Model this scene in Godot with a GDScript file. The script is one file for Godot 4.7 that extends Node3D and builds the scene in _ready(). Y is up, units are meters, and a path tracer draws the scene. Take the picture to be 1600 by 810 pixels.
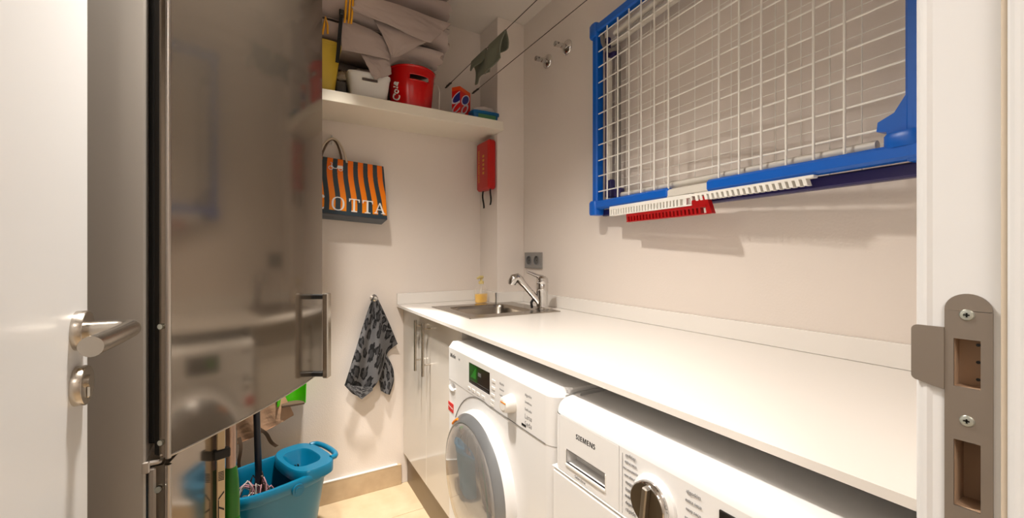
extends Node3D
# A narrow laundry room seen from its doorway. Metres; x to the right along the far wall, -z into the room.

const FAR := -2.109      # face of the far wall
const SIDE := 1.189      # face of the wall behind the worktop
const TOP := 2.374       # ceiling

var used := {}
var mats := {}
var rng := RandomNumberGenerator.new()


# ---------------------------------------------------------------- geometry
class G:
	var st := SurfaceTool.new()
	var xf := Transform3D()
	var grp := 0

	func _init() -> void:
		st.begin(Mesh.PRIMITIVE_TRIANGLES)

	func sg(i: int) -> void:
		st.set_smooth_group(i if i >= 0 else 0xFFFFFFFF)

	func v(p: Vector3, uv: Vector2) -> void:
		st.set_uv(uv)
		st.add_vertex(xf * p)

	# corners run counter-clockwise seen from outside
	func tri(a: Vector3, b: Vector3, c: Vector3, ua := Vector2.ZERO, ub := Vector2.ZERO, uc := Vector2.ZERO) -> void:
		v(a, ua); v(c, uc); v(b, ub)

	func quad(a: Vector3, b: Vector3, c: Vector3, d: Vector3, u0 := Vector2.ZERO, u1 := Vector2(1, 1)) -> void:
		var ua := Vector2(u0.x, u1.y)
		var ub := Vector2(u1.x, u1.y)
		var uc := Vector2(u1.x, u0.y)
		var ud := Vector2(u0.x, u0.y)
		tri(a, b, c, ua, ub, uc)
		tri(a, c, d, ua, uc, ud)

	func out(pts: Array, o: Vector3) -> void:   # a convex facet turned away from o
		var n: Vector3 = (pts[1] - pts[0]).cross(pts[2] - pts[0])
		var m := Vector3.ZERO
		for p in pts: m += p
		m /= pts.size()
		if n.dot(m - o) < 0: pts.reverse()
		for k in range(1, pts.size() - 1): tri(pts[0], pts[k], pts[k + 1])

	func box(c: Vector3, s: Vector3, b := 0.0) -> void:
		sg(-1)
		var h := s / 2
		b = minf(b, minf(h.x, minf(h.y, h.z)) * 0.95)
		var k := func(sx, sy, sz, ax) -> Vector3:
			return c + Vector3(sx * (h.x - (0.0 if ax == 0 else b)), sy * (h.y - (0.0 if ax == 1 else b)), sz * (h.z - (0.0 if ax == 2 else b)))
		for s1 in [-1, 1]:
			out([k.call(s1, -1, -1, 0), k.call(s1, 1, -1, 0), k.call(s1, 1, 1, 0), k.call(s1, -1, 1, 0)], c)
			out([k.call(-1, s1, -1, 1), k.call(1, s1, -1, 1), k.call(1, s1, 1, 1), k.call(-1, s1, 1, 1)], c)
			out([k.call(-1, -1, s1, 2), k.call(1, -1, s1, 2), k.call(1, 1, s1, 2), k.call(-1, 1, s1, 2)], c)
		if b <= 0.0: return
		for s1 in [-1, 1]:
			for s2 in [-1, 1]:
				out([k.call(s1, s2, -1, 0), k.call(s1, s2, 1, 0), k.call(s1, s2, 1, 1), k.call(s1, s2, -1, 1)], c)
				out([k.call(s1, -1, s2, 0), k.call(s1, 1, s2, 0), k.call(s1, 1, s2, 2), k.call(s1, -1, s2, 2)], c)
				out([k.call(-1, s1, s2, 1), k.call(1, s1, s2, 1), k.call(1, s1, s2, 2), k.call(-1, s1, s2, 2)], c)
				for s3 in [-1, 1]:
					out([k.call(s1, s2, s3, 0), k.call(s1, s2, s3, 1), k.call(s1, s2, s3, 2)], c)

	func bx(x0: float, x1: float, y0: float, y1: float, z0: float, z1: float, b := 0.0) -> void:
		box(Vector3(x0 + x1, y0 + y1, z0 + z1) / 2, Vector3(absf(x1 - x0), absf(y1 - y0), absf(z1 - z0)), b)

	# rings [half width a, half depth b, y, centre x, centre z], joined upwards outside (then down inside)
	func loft(rings: Array, n := 32, pw := 2.0, cap0 := false, cap1 := false, skip = null) -> void:
		var pts := []
		for r in rings:
			var row := []
			for j in n + 1:
				var t := TAU * j / n
				var cs := cos(t)
				var sn := sin(t)
				var e := 2.0 / pw
				row.append(Vector3((r[3] if r.size() > 3 else 0.0) + r[0] * signf(cs) * pow(absf(cs), e), r[2], (r[4] if r.size() > 4 else 0.0) - r[1] * signf(sn) * pow(absf(sn), e)))
			row[n] = row[0]
			pts.append(row)
		for i in rings.size() - 1:
			if i > 0:
				var d0 := Vector2(rings[i][0] - rings[i - 1][0], rings[i][2] - rings[i - 1][2])
				var d1 := Vector2(rings[i + 1][0] - rings[i][0], rings[i + 1][2] - rings[i][2])
				if absf(d0.angle_to(d1)) > 0.75: grp += 1
			sg(grp)
			for j in n:
				if skip != null and skip.call(i, j): continue
				var u0 := float(j) / n
				var u1 := float(j + 1) / n
				var v0 := 1.0 - float(i) / (rings.size() - 1)
				var v1 := 1.0 - float(i + 1) / (rings.size() - 1)
				tri(pts[i][j], pts[i][j + 1], pts[i + 1][j + 1], Vector2(u0, v0), Vector2(u1, v0), Vector2(u1, v1))
				tri(pts[i][j], pts[i + 1][j + 1], pts[i + 1][j], Vector2(u0, v0), Vector2(u1, v1), Vector2(u0, v1))
		grp += 1
		sg(-1)
		for e in [[cap0, 0, -1], [cap1, rings.size() - 1, 1]]:
			if e[0]:
				var row: Array = pts[e[1]]
				var m := Vector3.ZERO
				for j in n: m += row[j]
				m /= n
				for j in n:
					if e[2] > 0: tri(m, row[j], row[j + 1])
					else: tri(m, row[j + 1], row[j])

	func lathe(profile: Array, n := 32, cap0 := false, cap1 := false) -> void:
		var rings := []
		for p in profile: rings.append([p.x, p.x, p.y])
		loft(rings, n, 2.0, cap0, cap1)

	func tube(path: Array, r, n := 8, closed := false) -> void:   # r: a number or one per point
		var m := path.size()
		var rows := []
		var up := Vector3.ZERO
		for i in m:
			var a: Vector3 = path[(i - 1 + m) % m] if closed or i > 0 else path[i]
			var b: Vector3 = path[(i + 1) % m] if closed or i < m - 1 else path[i]
			var t := (b - a).normalized()
			if up == Vector3.ZERO: up = t.cross(Vector3.UP if absf(t.y) < 0.9 else Vector3.RIGHT).normalized()
			up = (up - t * up.dot(t)).normalized()
			var w := t.cross(up)
			var rr: float = r[i] if r is Array else r
			var row := []
			for j in n: row.append(path[i] + (up * cos(TAU * j / n) + w * sin(TAU * j / n)) * rr)
			rows.append(row)
		sg(grp)
		for i in (m if closed else m - 1):
			var k := (i + 1) % m
			for j in n:
				var l := (j + 1) % n
				tri(rows[i][j], rows[i][l], rows[k][l], Vector2(float(j) / n, 0), Vector2(float(j + 1) / n, 0), Vector2(float(j + 1) / n, 1))
				tri(rows[i][j], rows[k][l], rows[k][j])
		grp += 1
		if closed: return
		sg(-1)
		for j in range(1, n - 1):
			tri(rows[0][0], rows[0][j + 1], rows[0][j])
			tri(rows[m - 1][0], rows[m - 1][j], rows[m - 1][j + 1])

	func rod(a: Vector3, b: Vector3, r: float, n := 12) -> void:
		tube([a, b], r, n)

	# a polygon in x and y given depth from z0 to z1
	func slab(poly: Array, z0: float, z1: float) -> void:
		var p := PackedVector2Array(poly)
		if Geometry2D.is_polygon_clockwise(p): p.reverse()
		if (p[1] - p[0]).cross(p[2] - p[1]) == 0.0: pass
		var area := 0.0
		for i in p.size(): area += p[i].cross(p[(i + 1) % p.size()])
		if area < 0: p.reverse()
		var ix := Geometry2D.triangulate_polygon(p)
		sg(-1)
		for i in range(0, ix.size(), 3):
			var a := p[ix[i]]
			var b := p[ix[i + 1]]
			var c := p[ix[i + 2]]
			if (b - a).cross(c - a) < 0:
				var t := b; b = c; c = t
			tri(Vector3(a.x, a.y, z1), Vector3(b.x, b.y, z1), Vector3(c.x, c.y, z1), a, b, c)
			tri(Vector3(a.x, a.y, z0), Vector3(c.x, c.y, z0), Vector3(b.x, b.y, z0), a, c, b)
		for i in p.size():
			var a := p[i]
			var b := p[(i + 1) % p.size()]
			quad(Vector3(a.x, a.y, z0), Vector3(b.x, b.y, z0), Vector3(b.x, b.y, z1), Vector3(a.x, a.y, z1))

	# cloth, paper and other sheets: f(u, v) is the front, the back lies th behind it
	func sheet(f: Callable, nu: int, nv: int, th: float) -> void:
		var p := []
		for i in nu + 1:
			var row := []
			for j in nv + 1: row.append(f.call(float(i) / nu, float(j) / nv))
			p.append(row)
		var q := []
		for i in nu + 1:
			var row := []
			for j in nv + 1:
				var du: Vector3 = p[mini(i + 1, nu)][j] - p[maxi(i - 1, 0)][j]
				var dv: Vector3 = p[i][mini(j + 1, nv)] - p[i][maxi(j - 1, 0)]
				row.append(p[i][j] - dv.cross(du).normalized() * -th)
			q.append(row)
		for side in 2:
			sg(grp)
			var m: Array = p if side == 0 else q
			for i in nu:
				for j in nv:
					var a: Vector3 = m[i][j]
					var b: Vector3 = m[i][j + 1]
					var c: Vector3 = m[i + 1][j + 1]
					var d: Vector3 = m[i + 1][j]
					var t := [Vector2(float(i) / nu, float(j) / nv), Vector2(float(i) / nu, float(j + 1) / nv), Vector2(float(i + 1) / nu, float(j + 1) / nv), Vector2(float(i + 1) / nu, float(j) / nv)]
					if side == 0:
						tri(a, b, c, t[0], t[1], t[2]); tri(a, c, d, t[0], t[2], t[3])
					else:
						tri(a, c, b, t[0], t[2], t[1]); tri(a, d, c, t[0], t[3], t[2])
			grp += 1
		sg(-1)
		for i in nu:
			quad(p[i][0], p[i + 1][0], q[i + 1][0], q[i][0])
			quad(p[i + 1][nv], p[i][nv], q[i][nv], q[i + 1][nv])
		for j in nv:
			quad(p[0][j + 1], p[0][j], q[0][j], q[0][j + 1])
			quad(p[nu][j], p[nu][j + 1], q[nu][j + 1], q[nu][j])

	# a face in x and y at z with rectangular pockets [x0, y0, x1, y1, depth]; depth 0 leaves the hole open
	func pocketed(x0: float, y0: float, x1: float, y1: float, z: float, thick: float, holes: Array) -> void:
		sg(-1)
		var xs := [x0, x1]
		var ys := [y0, y1]
		for h in holes:
			xs += [h[0], h[2]]
			ys += [h[1], h[3]]
		xs.sort(); ys.sort()
		for i in xs.size() - 1:
			for j in ys.size() - 1:
				if xs[i + 1] - xs[i] < 1e-5 or ys[j + 1] - ys[j] < 1e-5: continue
				var c := Vector2(xs[i] + xs[i + 1], ys[j] + ys[j + 1]) / 2
				var inside := false
				for h in holes: inside = inside or (c.x > h[0] and c.x < h[2] and c.y > h[1] and c.y < h[3])
				if inside: continue
				quad(Vector3(xs[i], ys[j], z), Vector3(xs[i + 1], ys[j], z), Vector3(xs[i + 1], ys[j + 1], z), Vector3(xs[i], ys[j + 1], z))
				quad(Vector3(xs[i + 1], ys[j], z - thick), Vector3(xs[i], ys[j], z - thick), Vector3(xs[i], ys[j + 1], z - thick), Vector3(xs[i + 1], ys[j + 1], z - thick))
		for r in [[x0, y0, x1, y1, thick, 1]] + holes:
			var d: float = r[4] if r[4] > 0 else thick
			var c := [Vector3(r[0], r[1], z), Vector3(r[2], r[1], z), Vector3(r[2], r[3], z), Vector3(r[0], r[3], z)]
			var back := Vector3(0, 0, -d)
			for k in 4:
				var a: Vector3 = c[k]
				var b: Vector3 = c[(k + 1) % 4]
				if r.size() > 5: quad(a + back, b + back, b, a)
				else: quad(a, b, b + back, a + back)
			if r.size() == 5 and r[4] > 0: quad(c[0] + back, c[1] + back, c[2] + back, c[3] + back)

	# a rectangular plate in x and y around a round (or rounded) opening
	func holed(x0: float, y0: float, x1: float, y1: float, z: float, cx: float, cy: float, ra: float, rb: float, pw := 2.0, n := 64) -> void:
		sg(-1)
		var inn := []
		var outr := []
		var e := 2.0 / pw
		for j in n:
			var t := TAU * (j + 0.5) / n
			var d := Vector2(cos(t), sin(t))
			inn.append(Vector3(cx + ra * signf(d.x) * pow(absf(d.x), e), cy + rb * signf(d.y) * pow(absf(d.y), e), z))
			var k := 1e9
			if d.x > 0: k = minf(k, (x1 - cx) / d.x)
			if d.x < 0: k = minf(k, (x0 - cx) / d.x)
			if d.y > 0: k = minf(k, (y1 - cy) / d.y)
			if d.y < 0: k = minf(k, (y0 - cy) / d.y)
			outr.append(Vector3(cx + d.x * k, cy + d.y * k, z))
		for j in n:
			var l := (j + 1) % n
			quad(inn[j], outr[j], outr[l], inn[l])
			var a: Vector3 = outr[j]
			var b: Vector3 = outr[l]
			if absf(a.x - b.x) > 1e-6 and absf(a.y - b.y) > 1e-6:
				tri(a, Vector3(x1 if maxf(a.x, b.x) > x1 - 1e-5 else x0, y1 if maxf(a.y, b.y) > y1 - 1e-5 else y0, z), b)


# ---------------------------------------------------------------- naming
func numbered(n: String) -> String:
	used[n] = used.get(n, -1) + 1
	return n if used[n] == 0 else "%s_%03d" % [n, used[n]]

func tag(o: Node, label: String, category: String, group := "", kind := "") -> void:
	o.set_meta("label", label)
	o.set_meta("category", category)
	if group: o.set_meta("group", group)
	if kind: o.set_meta("kind", kind)

func thing(n: String, label: String, category: String, at := Vector3.ZERO, turn := 0.0, group := "", kind := "") -> Node3D:
	var o := Node3D.new()
	o.name = numbered(n)
	add_child(o)
	o.position = at
	o.rotation.y = turn
	tag(o, label, category, group, kind)
	return o

func part(n: String, g: G, m: Material, parent: Node = self, label := "") -> MeshInstance3D:
	g.st.generate_normals()
	var o := MeshInstance3D.new()
	o.mesh = g.st.commit()
	o.material_override = m
	o.name = numbered(n) if parent == self else n
	o.cast_shadow = GeometryInstance3D.SHADOW_CASTING_SETTING_ON
	parent.add_child(o, true)
	if label: o.set_meta("label", label)
	return o

func struct(n: String, g: G, m: Material, label: String, category: String) -> MeshInstance3D:
	var o := part(n, g, m)
	tag(o, label, category, "", "structure")
	return o

var sans := SystemFont.new()
var bold := SystemFont.new()
var serif := SystemFont.new()

# lettering of a given width, standing on its face (+z of its own frame)
func letters(parent: Node, s: String, at: Vector3, width: float, m: Material, font: Font = sans, basis_ := Basis.IDENTITY, n := "lettering", depth := 0.0006) -> MeshInstance3D:
	var t := TextMesh.new()
	t.text = s
	t.font = font
	t.font_size = 32
	t.pixel_size = 0.01
	t.depth = 0.1
	t.curve_step = 4.0
	var w: float = maxf(t.get_aabb().size.x, 0.01)
	var k := width / w
	var o := MeshInstance3D.new()
	o.mesh = t
	o.material_override = m
	o.name = n
	o.transform = Transform3D(basis_ * Basis.from_scale(Vector3(k, k, depth / 0.1)), at)
	parent.add_child(o, true)
	return o


# ---------------------------------------------------------------- materials
func M(key: String, c := Color.WHITE, rough := 0.5, metal := 0.0, spec := 0.5) -> StandardMaterial3D:
	if mats.has(key): return mats[key]
	var m := StandardMaterial3D.new()
	m.resource_name = key
	m.albedo_color = c
	m.roughness = rough
	m.metallic = metal
	m.metallic_specular = spec
	mats[key] = m
	return m

func noise_tex(freq: float, size := 256, as_normal := false, bump := 4.0, sd := 1, lo := Color.BLACK, hi := Color.WHITE, oct := 3) -> NoiseTexture2D:
	var n := FastNoiseLite.new()
	n.seed = sd
	n.noise_type = FastNoiseLite.TYPE_SIMPLEX_SMOOTH
	n.frequency = freq
	n.fractal_octaves = oct
	var t := NoiseTexture2D.new()
	t.noise = n
	t.width = size
	t.height = size
	t.seamless = true
	t.as_normal_map = as_normal
	t.bump_strength = bump
	if not as_normal:
		var g := Gradient.new()
		g.set_color(0, lo)
		g.set_color(1, hi)
		t.color_ramp = g
	return t

func grain(m: StandardMaterial3D, tex: Texture2D, scale: float) -> void:
	m.albedo_texture = tex
	m.uv1_triplanar = true
	m.uv1_world_triplanar = false
	m.uv1_scale = Vector3.ONE * scale

func relief(m: StandardMaterial3D, tex: Texture2D, scale: float, strength := 0.5) -> void:
	m.normal_enabled = true
	m.normal_texture = tex
	m.normal_scale = strength
	m.uv1_triplanar = true
	m.uv1_scale = Vector3.ONE * scale

func leopard() -> ImageTexture:   # print of a towel: dark broken rings round mid-grey spots on light grey
	var n := 384
	var im := Image.create(n, n, false, Image.FORMAT_RGB8)
	var r := RandomNumberGenerator.new()
	r.seed = 11
	var spots := []
	for k in 700:
		var p := Vector2(r.randf(), r.randf())
		var s := r.randf_range(0.055, 0.078)
		var ok := true
		for o in spots:
			var d: Vector2 = (p - o[0]).abs()
			d = Vector2(minf(d.x, 1 - d.x), minf(d.y, 1 - d.y))
			if d.length() < (s + o[1]) * 0.92: ok = false
		if ok: spots.append([p, s, r.randf() * TAU, r.randf_range(0.75, 1.3), r.randf() * TAU])
	var jit := FastNoiseLite.new()
	jit.seed = 5
	jit.frequency = 0.035
	for y in n:
		for x in n:
			var c := Color(0.38, 0.375, 0.38)
			for s in spots:
				var d: Vector2 = Vector2(x, y) / n - s[0]
				d -= d.round()
				if d.length() > s[1] * 1.5: continue
				d = d.rotated(s[2])
				d.x *= s[3]
				var q: float = d.length() / s[1] + jit.get_noise_2d(x, y) * 0.45
				if q < 0.50: c = Color(0.21, 0.205, 0.21)
				elif q < 0.93: c = Color(0.055, 0.055, 0.06) if absf(angle_difference(d.angle(), s[4])) > 0.35 else Color(0.30, 0.29, 0.30)
			var g := r.randf_range(-0.03, 0.03)
			im.set_pixel(x, y, Color(c.r + g, c.g + g, c.b + g))
	return ImageTexture.create_from_image(im)

func stripes() -> ImageTexture:   # print of the gift bag: wavy orange and navy stripes above a navy band
	var im := Image.create(512, 400, false, Image.FORMAT_RGB8)
	for y in 400:
		for x in 512:
			var u := x / 512.0
			var w := y / 400.0
			var s := fposmod((u + 0.011 * sin(w * 6.0) - 0.02 * w) * 10.6 + 0.1, 1.0)
			var on := s < 0.54 and w < 0.93
			im.set_pixel(x, y, Color(0.97, 0.46, 0.03).lerp(Color(1.0, 0.68, 0.07), clampf(w * 1.3 - 0.25, 0, 1) * 0.6) if on else Color(0.17, 0.24, 0.29))
	return ImageTexture.create_from_image(im)

func packet() -> ImageTexture:   # print of the detergent carton
	var im := Image.create(128, 192, false, Image.FORMAT_RGB8)
	for y in 192:
		for x in 128:
			var p := Vector2(x / 128.0, y / 192.0)
			var c := Color(0.80, 0.06, 0.04)
			if p.y < 0.12: c = Color(0.88, 0.30, 0.05)
			var q := ((p - Vector2(0.52, 0.34)).rotated(0.35) / Vector2(0.42, 0.16)).length()
			if q < 1.0: c = Color(0.86, 0.87, 0.92)
			if q < 0.80: c = Color(0.12, 0.17, 0.50)
			var b := ((p - Vector2(0.45, 0.66)).rotated(0.5) / Vector2(0.40, 0.13)).length()
			if b < 1.0: c = Color(0.78, 0.80, 0.84)
			if b < 0.62: c = Color(0.85, 0.10, 0.12)
			if p.y > 0.84 and p.y < 0.90: c = Color(0.9, 0.86, 0.8)
			im.set_pixel(x, y, c)
	return ImageTexture.create_from_image(im)

func make_materials() -> void:
	sans.font_names = PackedStringArray(["Droid Sans"])
	bold.font_names = PackedStringArray(["Droid Sans"])
	bold.font_weight = 700
	serif.font_names = PackedStringArray(["Droid Serif"])
	var stipple := noise_tex(0.09, 256, true, 3.0, 3)
	var wall := M("wall paint", Color(0.895, 0.855, 0.82), 0.38)
	relief(wall, stipple, 5.0, 0.10)
	relief(M("hall paint", Color(0.87, 0.85, 0.83), 0.5), stipple, 5.0, 0.10)
	M("ceiling paint", Color(0.89, 0.86, 0.825), 0.8)
	M("white lacquer", Color(0.86, 0.86, 0.86), 0.30)
	M("shelf white", Color(0.90, 0.87, 0.81), 0.45)
	M("worktop", Color(0.92, 0.90, 0.875), 0.22)
	M("cabinet gloss", Color(0.85, 0.82, 0.78), 0.12)
	M("enamel", Color(0.91, 0.905, 0.90), 0.22)
	M("white plastic", Color(0.90, 0.89, 0.87), 0.35)
	M("seam grey", Color(0.42, 0.41, 0.40), 0.6)
	M("print grey", Color(0.40, 0.40, 0.41), 0.6)
	M("print dark", Color(0.10, 0.10, 0.11), 0.6)
	M("print white", Color(0.93, 0.92, 0.90), 0.5)
	M("black plastic", Color(0.045, 0.043, 0.042), 0.4)
	M("rubber", Color(0.10, 0.095, 0.09), 0.7)
	M("raw wood", Color(0.64, 0.53, 0.43), 0.8)
	var steel := M("brushed door steel", Color(0.50, 0.458, 0.410), 0.12, 0.78)
	steel.metallic_specular = 0.5
	M("fridge side", Color(0.63, 0.605, 0.575), 0.38, 0.5)
	M("trim steel", Color(0.72, 0.69, 0.66), 0.28, 1.0)
	M("satin steel", Color(0.62, 0.60, 0.57), 0.34, 1.0)
	M("handle steel", Color(0.74, 0.71, 0.67), 0.25, 1.0)
	M("strike steel", Color(0.60, 0.56, 0.52), 0.45, 0.85)
	M("chrome", Color(0.80, 0.79, 0.78), 0.07, 1.0)
	M("sink steel", Color(0.64, 0.61, 0.57), 0.26, 1.0)
	M("screw", Color(0.78, 0.80, 0.77), 0.3, 0.9)
	var tile := M("stone tile", Color(1, 1, 1), 0.32)
	grain(tile, noise_tex(0.02, 256, false, 0, 7, Color(0.82, 0.735, 0.61), Color(0.76, 0.67, 0.54), 5), 1.6)
	var skirt := M("stone skirting", Color(1, 1, 1), 0.4)
	grain(skirt, noise_tex(0.02, 256, false, 0, 9, Color(0.80, 0.71, 0.58), Color(0.73, 0.63, 0.51), 5), 2.0)
	M("grout", Color(0.60, 0.53, 0.44), 0.9)
	M("blue plastic", Color(0.0, 0.37, 0.77), 0.35)
	M("navy plastic", Color(0.13, 0.10, 0.34), 0.35)
	M("wire coat", Color(0.95, 0.94, 0.91), 0.35)
	M("tube white", Color(0.86, 0.84, 0.80), 0.35)
	M("tube grey", Color(0.50, 0.48, 0.46), 0.4)
	M("comb red", Color(0.66, 0.04, 0.06), 0.35)
	M("bucket blue", Color(0.0, 0.43, 0.57), 0.30)
	M("red enamel", Color(0.76, 0.015, 0.03), 0.16)
	M("red box", Color(0.72, 0.07, 0.045), 0.35)
	M("gold print", Color(0.82, 0.60, 0.18), 0.5)
	M("strap black", Color(0.05, 0.045, 0.04), 0.8)
	M("yellow plastic", Color(0.80, 0.68, 0.20), 0.35)
	M("yellow strap", Color(0.90, 0.64, 0.02), 0.5)
	var canvas := M("grey canvas", Color(0.66, 0.60, 0.575), 0.8)
	relief(canvas, noise_tex(0.12, 256, true, 2.0, 13), 30.0, 0.12)
	var knit := M("dark green knit", Color(0.42, 0.43, 0.37), 0.95)
	relief(knit, noise_tex(0.3, 128, true, 6.0, 17), 25.0, 0.7)
	M("lime plastic", Color(0.30, 0.80, 0.03), 0.35)
	M("deep green", Color(0.06, 0.40, 0.05), 0.4)
	var kraft := M("kraft paper", Color(0.73, 0.58, 0.46), 0.8)
	relief(kraft, noise_tex(0.03, 256, true, 6.0, 19), 4.0, 0.25)
	M("navy paper", Color(0.12, 0.21, 0.28), 0.30)
	M("cord", Color(0.80, 0.74, 0.66), 0.8)
	M("cord brown", Color(0.38, 0.30, 0.23), 0.8)
	M("pole dark", Color(0.16, 0.17, 0.20), 0.35, 0.5)
	M("pole rose", Color(0.72, 0.62, 0.57), 0.3, 0.7)
	M("batten", Color(0.82, 0.73, 0.58), 0.5)
	M("mop pink", Color(0.72, 0.52, 0.55), 0.9)
	M("mop brown", Color(0.36, 0.27, 0.22), 0.9)
	M("mop white", Color(0.80, 0.76, 0.72), 0.9)
	M("teal tub", Color(0.03, 0.38, 0.60), 0.35)
	M("green label", Color(0.30, 0.52, 0.36), 0.5)
	M("film", Color(0.80, 0.76, 0.74), 0.25)
	M("sticker red", Color(0.80, 0.12, 0.10), 0.5)
	M("orange mark", Color(0.95, 0.55, 0.05), 0.5)
	M("screen dark", Color(0.10, 0.085, 0.075), 0.15)
	M("screen green", Color(0.03, 0.30, 0.035), 0.15)
	M("screen leaf", Color(0.10, 0.46, 0.10), 0.2)
	M("socket grey", Color(0.58, 0.57, 0.56), 0.4, 0.2)

	M("ring silver", Color(0.56, 0.57, 0.58), 0.28, 0.5)
	var towel := M("leopard towel", Color.WHITE, 0.95)
	towel.albedo_texture = leopard()
	towel.uv1_scale = Vector3(0.72, 0.95, 1)
	M("towel hem", Color(0.13, 0.13, 0.14), 0.95)
	var bag := M("striped print", Color.WHITE, 0.25)
	bag.albedo_texture = stripes()
	var box := M("carton print", Color.WHITE, 0.35)
	box.albedo_texture = packet()
	var amber := M("amber soap", Color(1.0, 0.78, 0.04), 0.15)
	amber.clearcoat_enabled = true
	var clear := M("clear plastic", Color(0.95, 0.93, 0.90, 0.14), 0.05)
	clear.transparency = BaseMaterial3D.TRANSPARENCY_ALPHA
	var dome := M("door glass", Color(0.74, 0.73, 0.72, 0.45), 0.03, 0.5, 0.7)
	dome.transparency = BaseMaterial3D.TRANSPARENCY_ALPHA
	var glow := M("lamp face", Color(1, 0.95, 0.88), 0.5)
	glow.emission_enabled = true
	glow.emission = Color(1, 0.90, 0.78)
	glow.emission_energy_multiplier = 6.0


# ---------------------------------------------------------------- main
func _ready() -> void:
	rng.seed = 4
	var cam := Camera3D.new()
	cam.name = "camera"
	cam.projection = Camera3D.PROJECTION_FRUSTUM
	cam.near = 0.02
	cam.far = 30.0
	cam.size = 0.02 * 810.0 / 657.9
	cam.frustum_offset = Vector2(0, -0.02 * 5.8 / 657.9)
	cam.position = Vector3(0, 1.1456, 0)
	cam.rotation.y = deg_to_rad(-30.29)
	cam.keep_aspect = Camera3D.KEEP_HEIGHT
	add_child(cam)
	cam.current = true
	var we := WorldEnvironment.new()
	we.name = "surroundings"
	var env := Environment.new()
	env.background_mode = Environment.BG_COLOR
	env.background_color = Color(0.03, 0.03, 0.03)
	env.tonemap_mode = Environment.TONE_MAPPER_LINEAR
	env.tonemap_exposure = 2.45
	env.sdfgi_enabled = true
	env.ssao_enabled = true
	env.ssil_enabled = true
	we.environment = env
	add_child(we)
	make_materials()
	# the lamps: two recessed downlights in the laundry, an unseen panel added in the hall as fill light
	downlight(Vector3(0.02, TOP, -0.92), 2.5, 61.0, 1.0, "round white recessed ceiling downlight nearest the doorway")
	downlight(Vector3(0.25, TOP, -1.66), 2.8, 18.0, 0.4, "round white recessed ceiling downlight beside the hanging grey canvas")
	hall_fill_lamp(Vector3(-0.42, 2.45, 0.95), 0.64)
	room()
	door()
	right_jamb()
	hall()
	worktop()
	cabinet()
	washer()
	dryer()
	fridge()
	shelf()
	rack()
	sink_things()
	wall_things()
	shelf_things()
	canvas_bundle()
	lines()
	bucket_corner()


func downlight(at: Vector3, energy: float, cone: float, soft: float, label: String) -> void:
	var t := thing("recessed_downlight", label, "downlight", at, 0, "recessed ceiling downlights")
	var g := G.new()
	g.lathe([Vector2(0.030, -0.001), Vector2(0.045, -0.006), Vector2(0.050, -0.004), Vector2(0.050, 0.0)], 32)
	part("rim", g, M("white plastic"), t)
	g = G.new()
	g.lathe([Vector2(0.001, -0.003), Vector2(0.032, -0.003)], 32)
	g.lathe([Vector2(0.032, -0.001), Vector2(0.001, -0.001)], 32)
	part("lamp_face", g, M("lamp face"), t)
	var l := SpotLight3D.new()
	l.name = "beam"
	l.light_color = Color(1.0, 0.972, 0.935)
	l.light_energy = energy
	l.light_size = 0.06
	l.spot_angle = cone
	l.spot_angle_attenuation = soft
	l.spot_range = 8.0
	l.spot_attenuation = 2.0
	l.shadow_enabled = true
	l.position = Vector3(0, -0.012, 0)
	l.rotation.x = -PI / 2
	t.add_child(l)

func hall_fill_lamp(at: Vector3, energy: float) -> void:  # unseen panel, added to brighten the laundry through the doorway
	var t := thing("added_fill_lamp", "unseen square ceiling panel added in the hall as fill light", "lamp", at)
	var g := G.new()
	g.bx(-0.31, 0.31, -0.03, 0.0, -0.31, 0.31, 0.004)
	part("frame", g, M("white plastic"), t)
	g = G.new()
	g.bx(-0.29, 0.29, -0.032, -0.029, -0.29, 0.29)
	part("diffuser", g, M("lamp face"), t)
	var l := AreaLight3D.new()
	l.name = "glow"
	l.light_color = Color(0.93, 0.965, 1.0)
	l.light_energy = energy
	l.area_size = Vector2(0.58, 0.58)
	l.area_range = 8.0
	l.area_attenuation = 2.0
	l.shadow_enabled = true
	l.position = Vector3(0, -0.04, 0)
	l.rotation.x = -PI / 2
	t.add_child(l)


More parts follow.
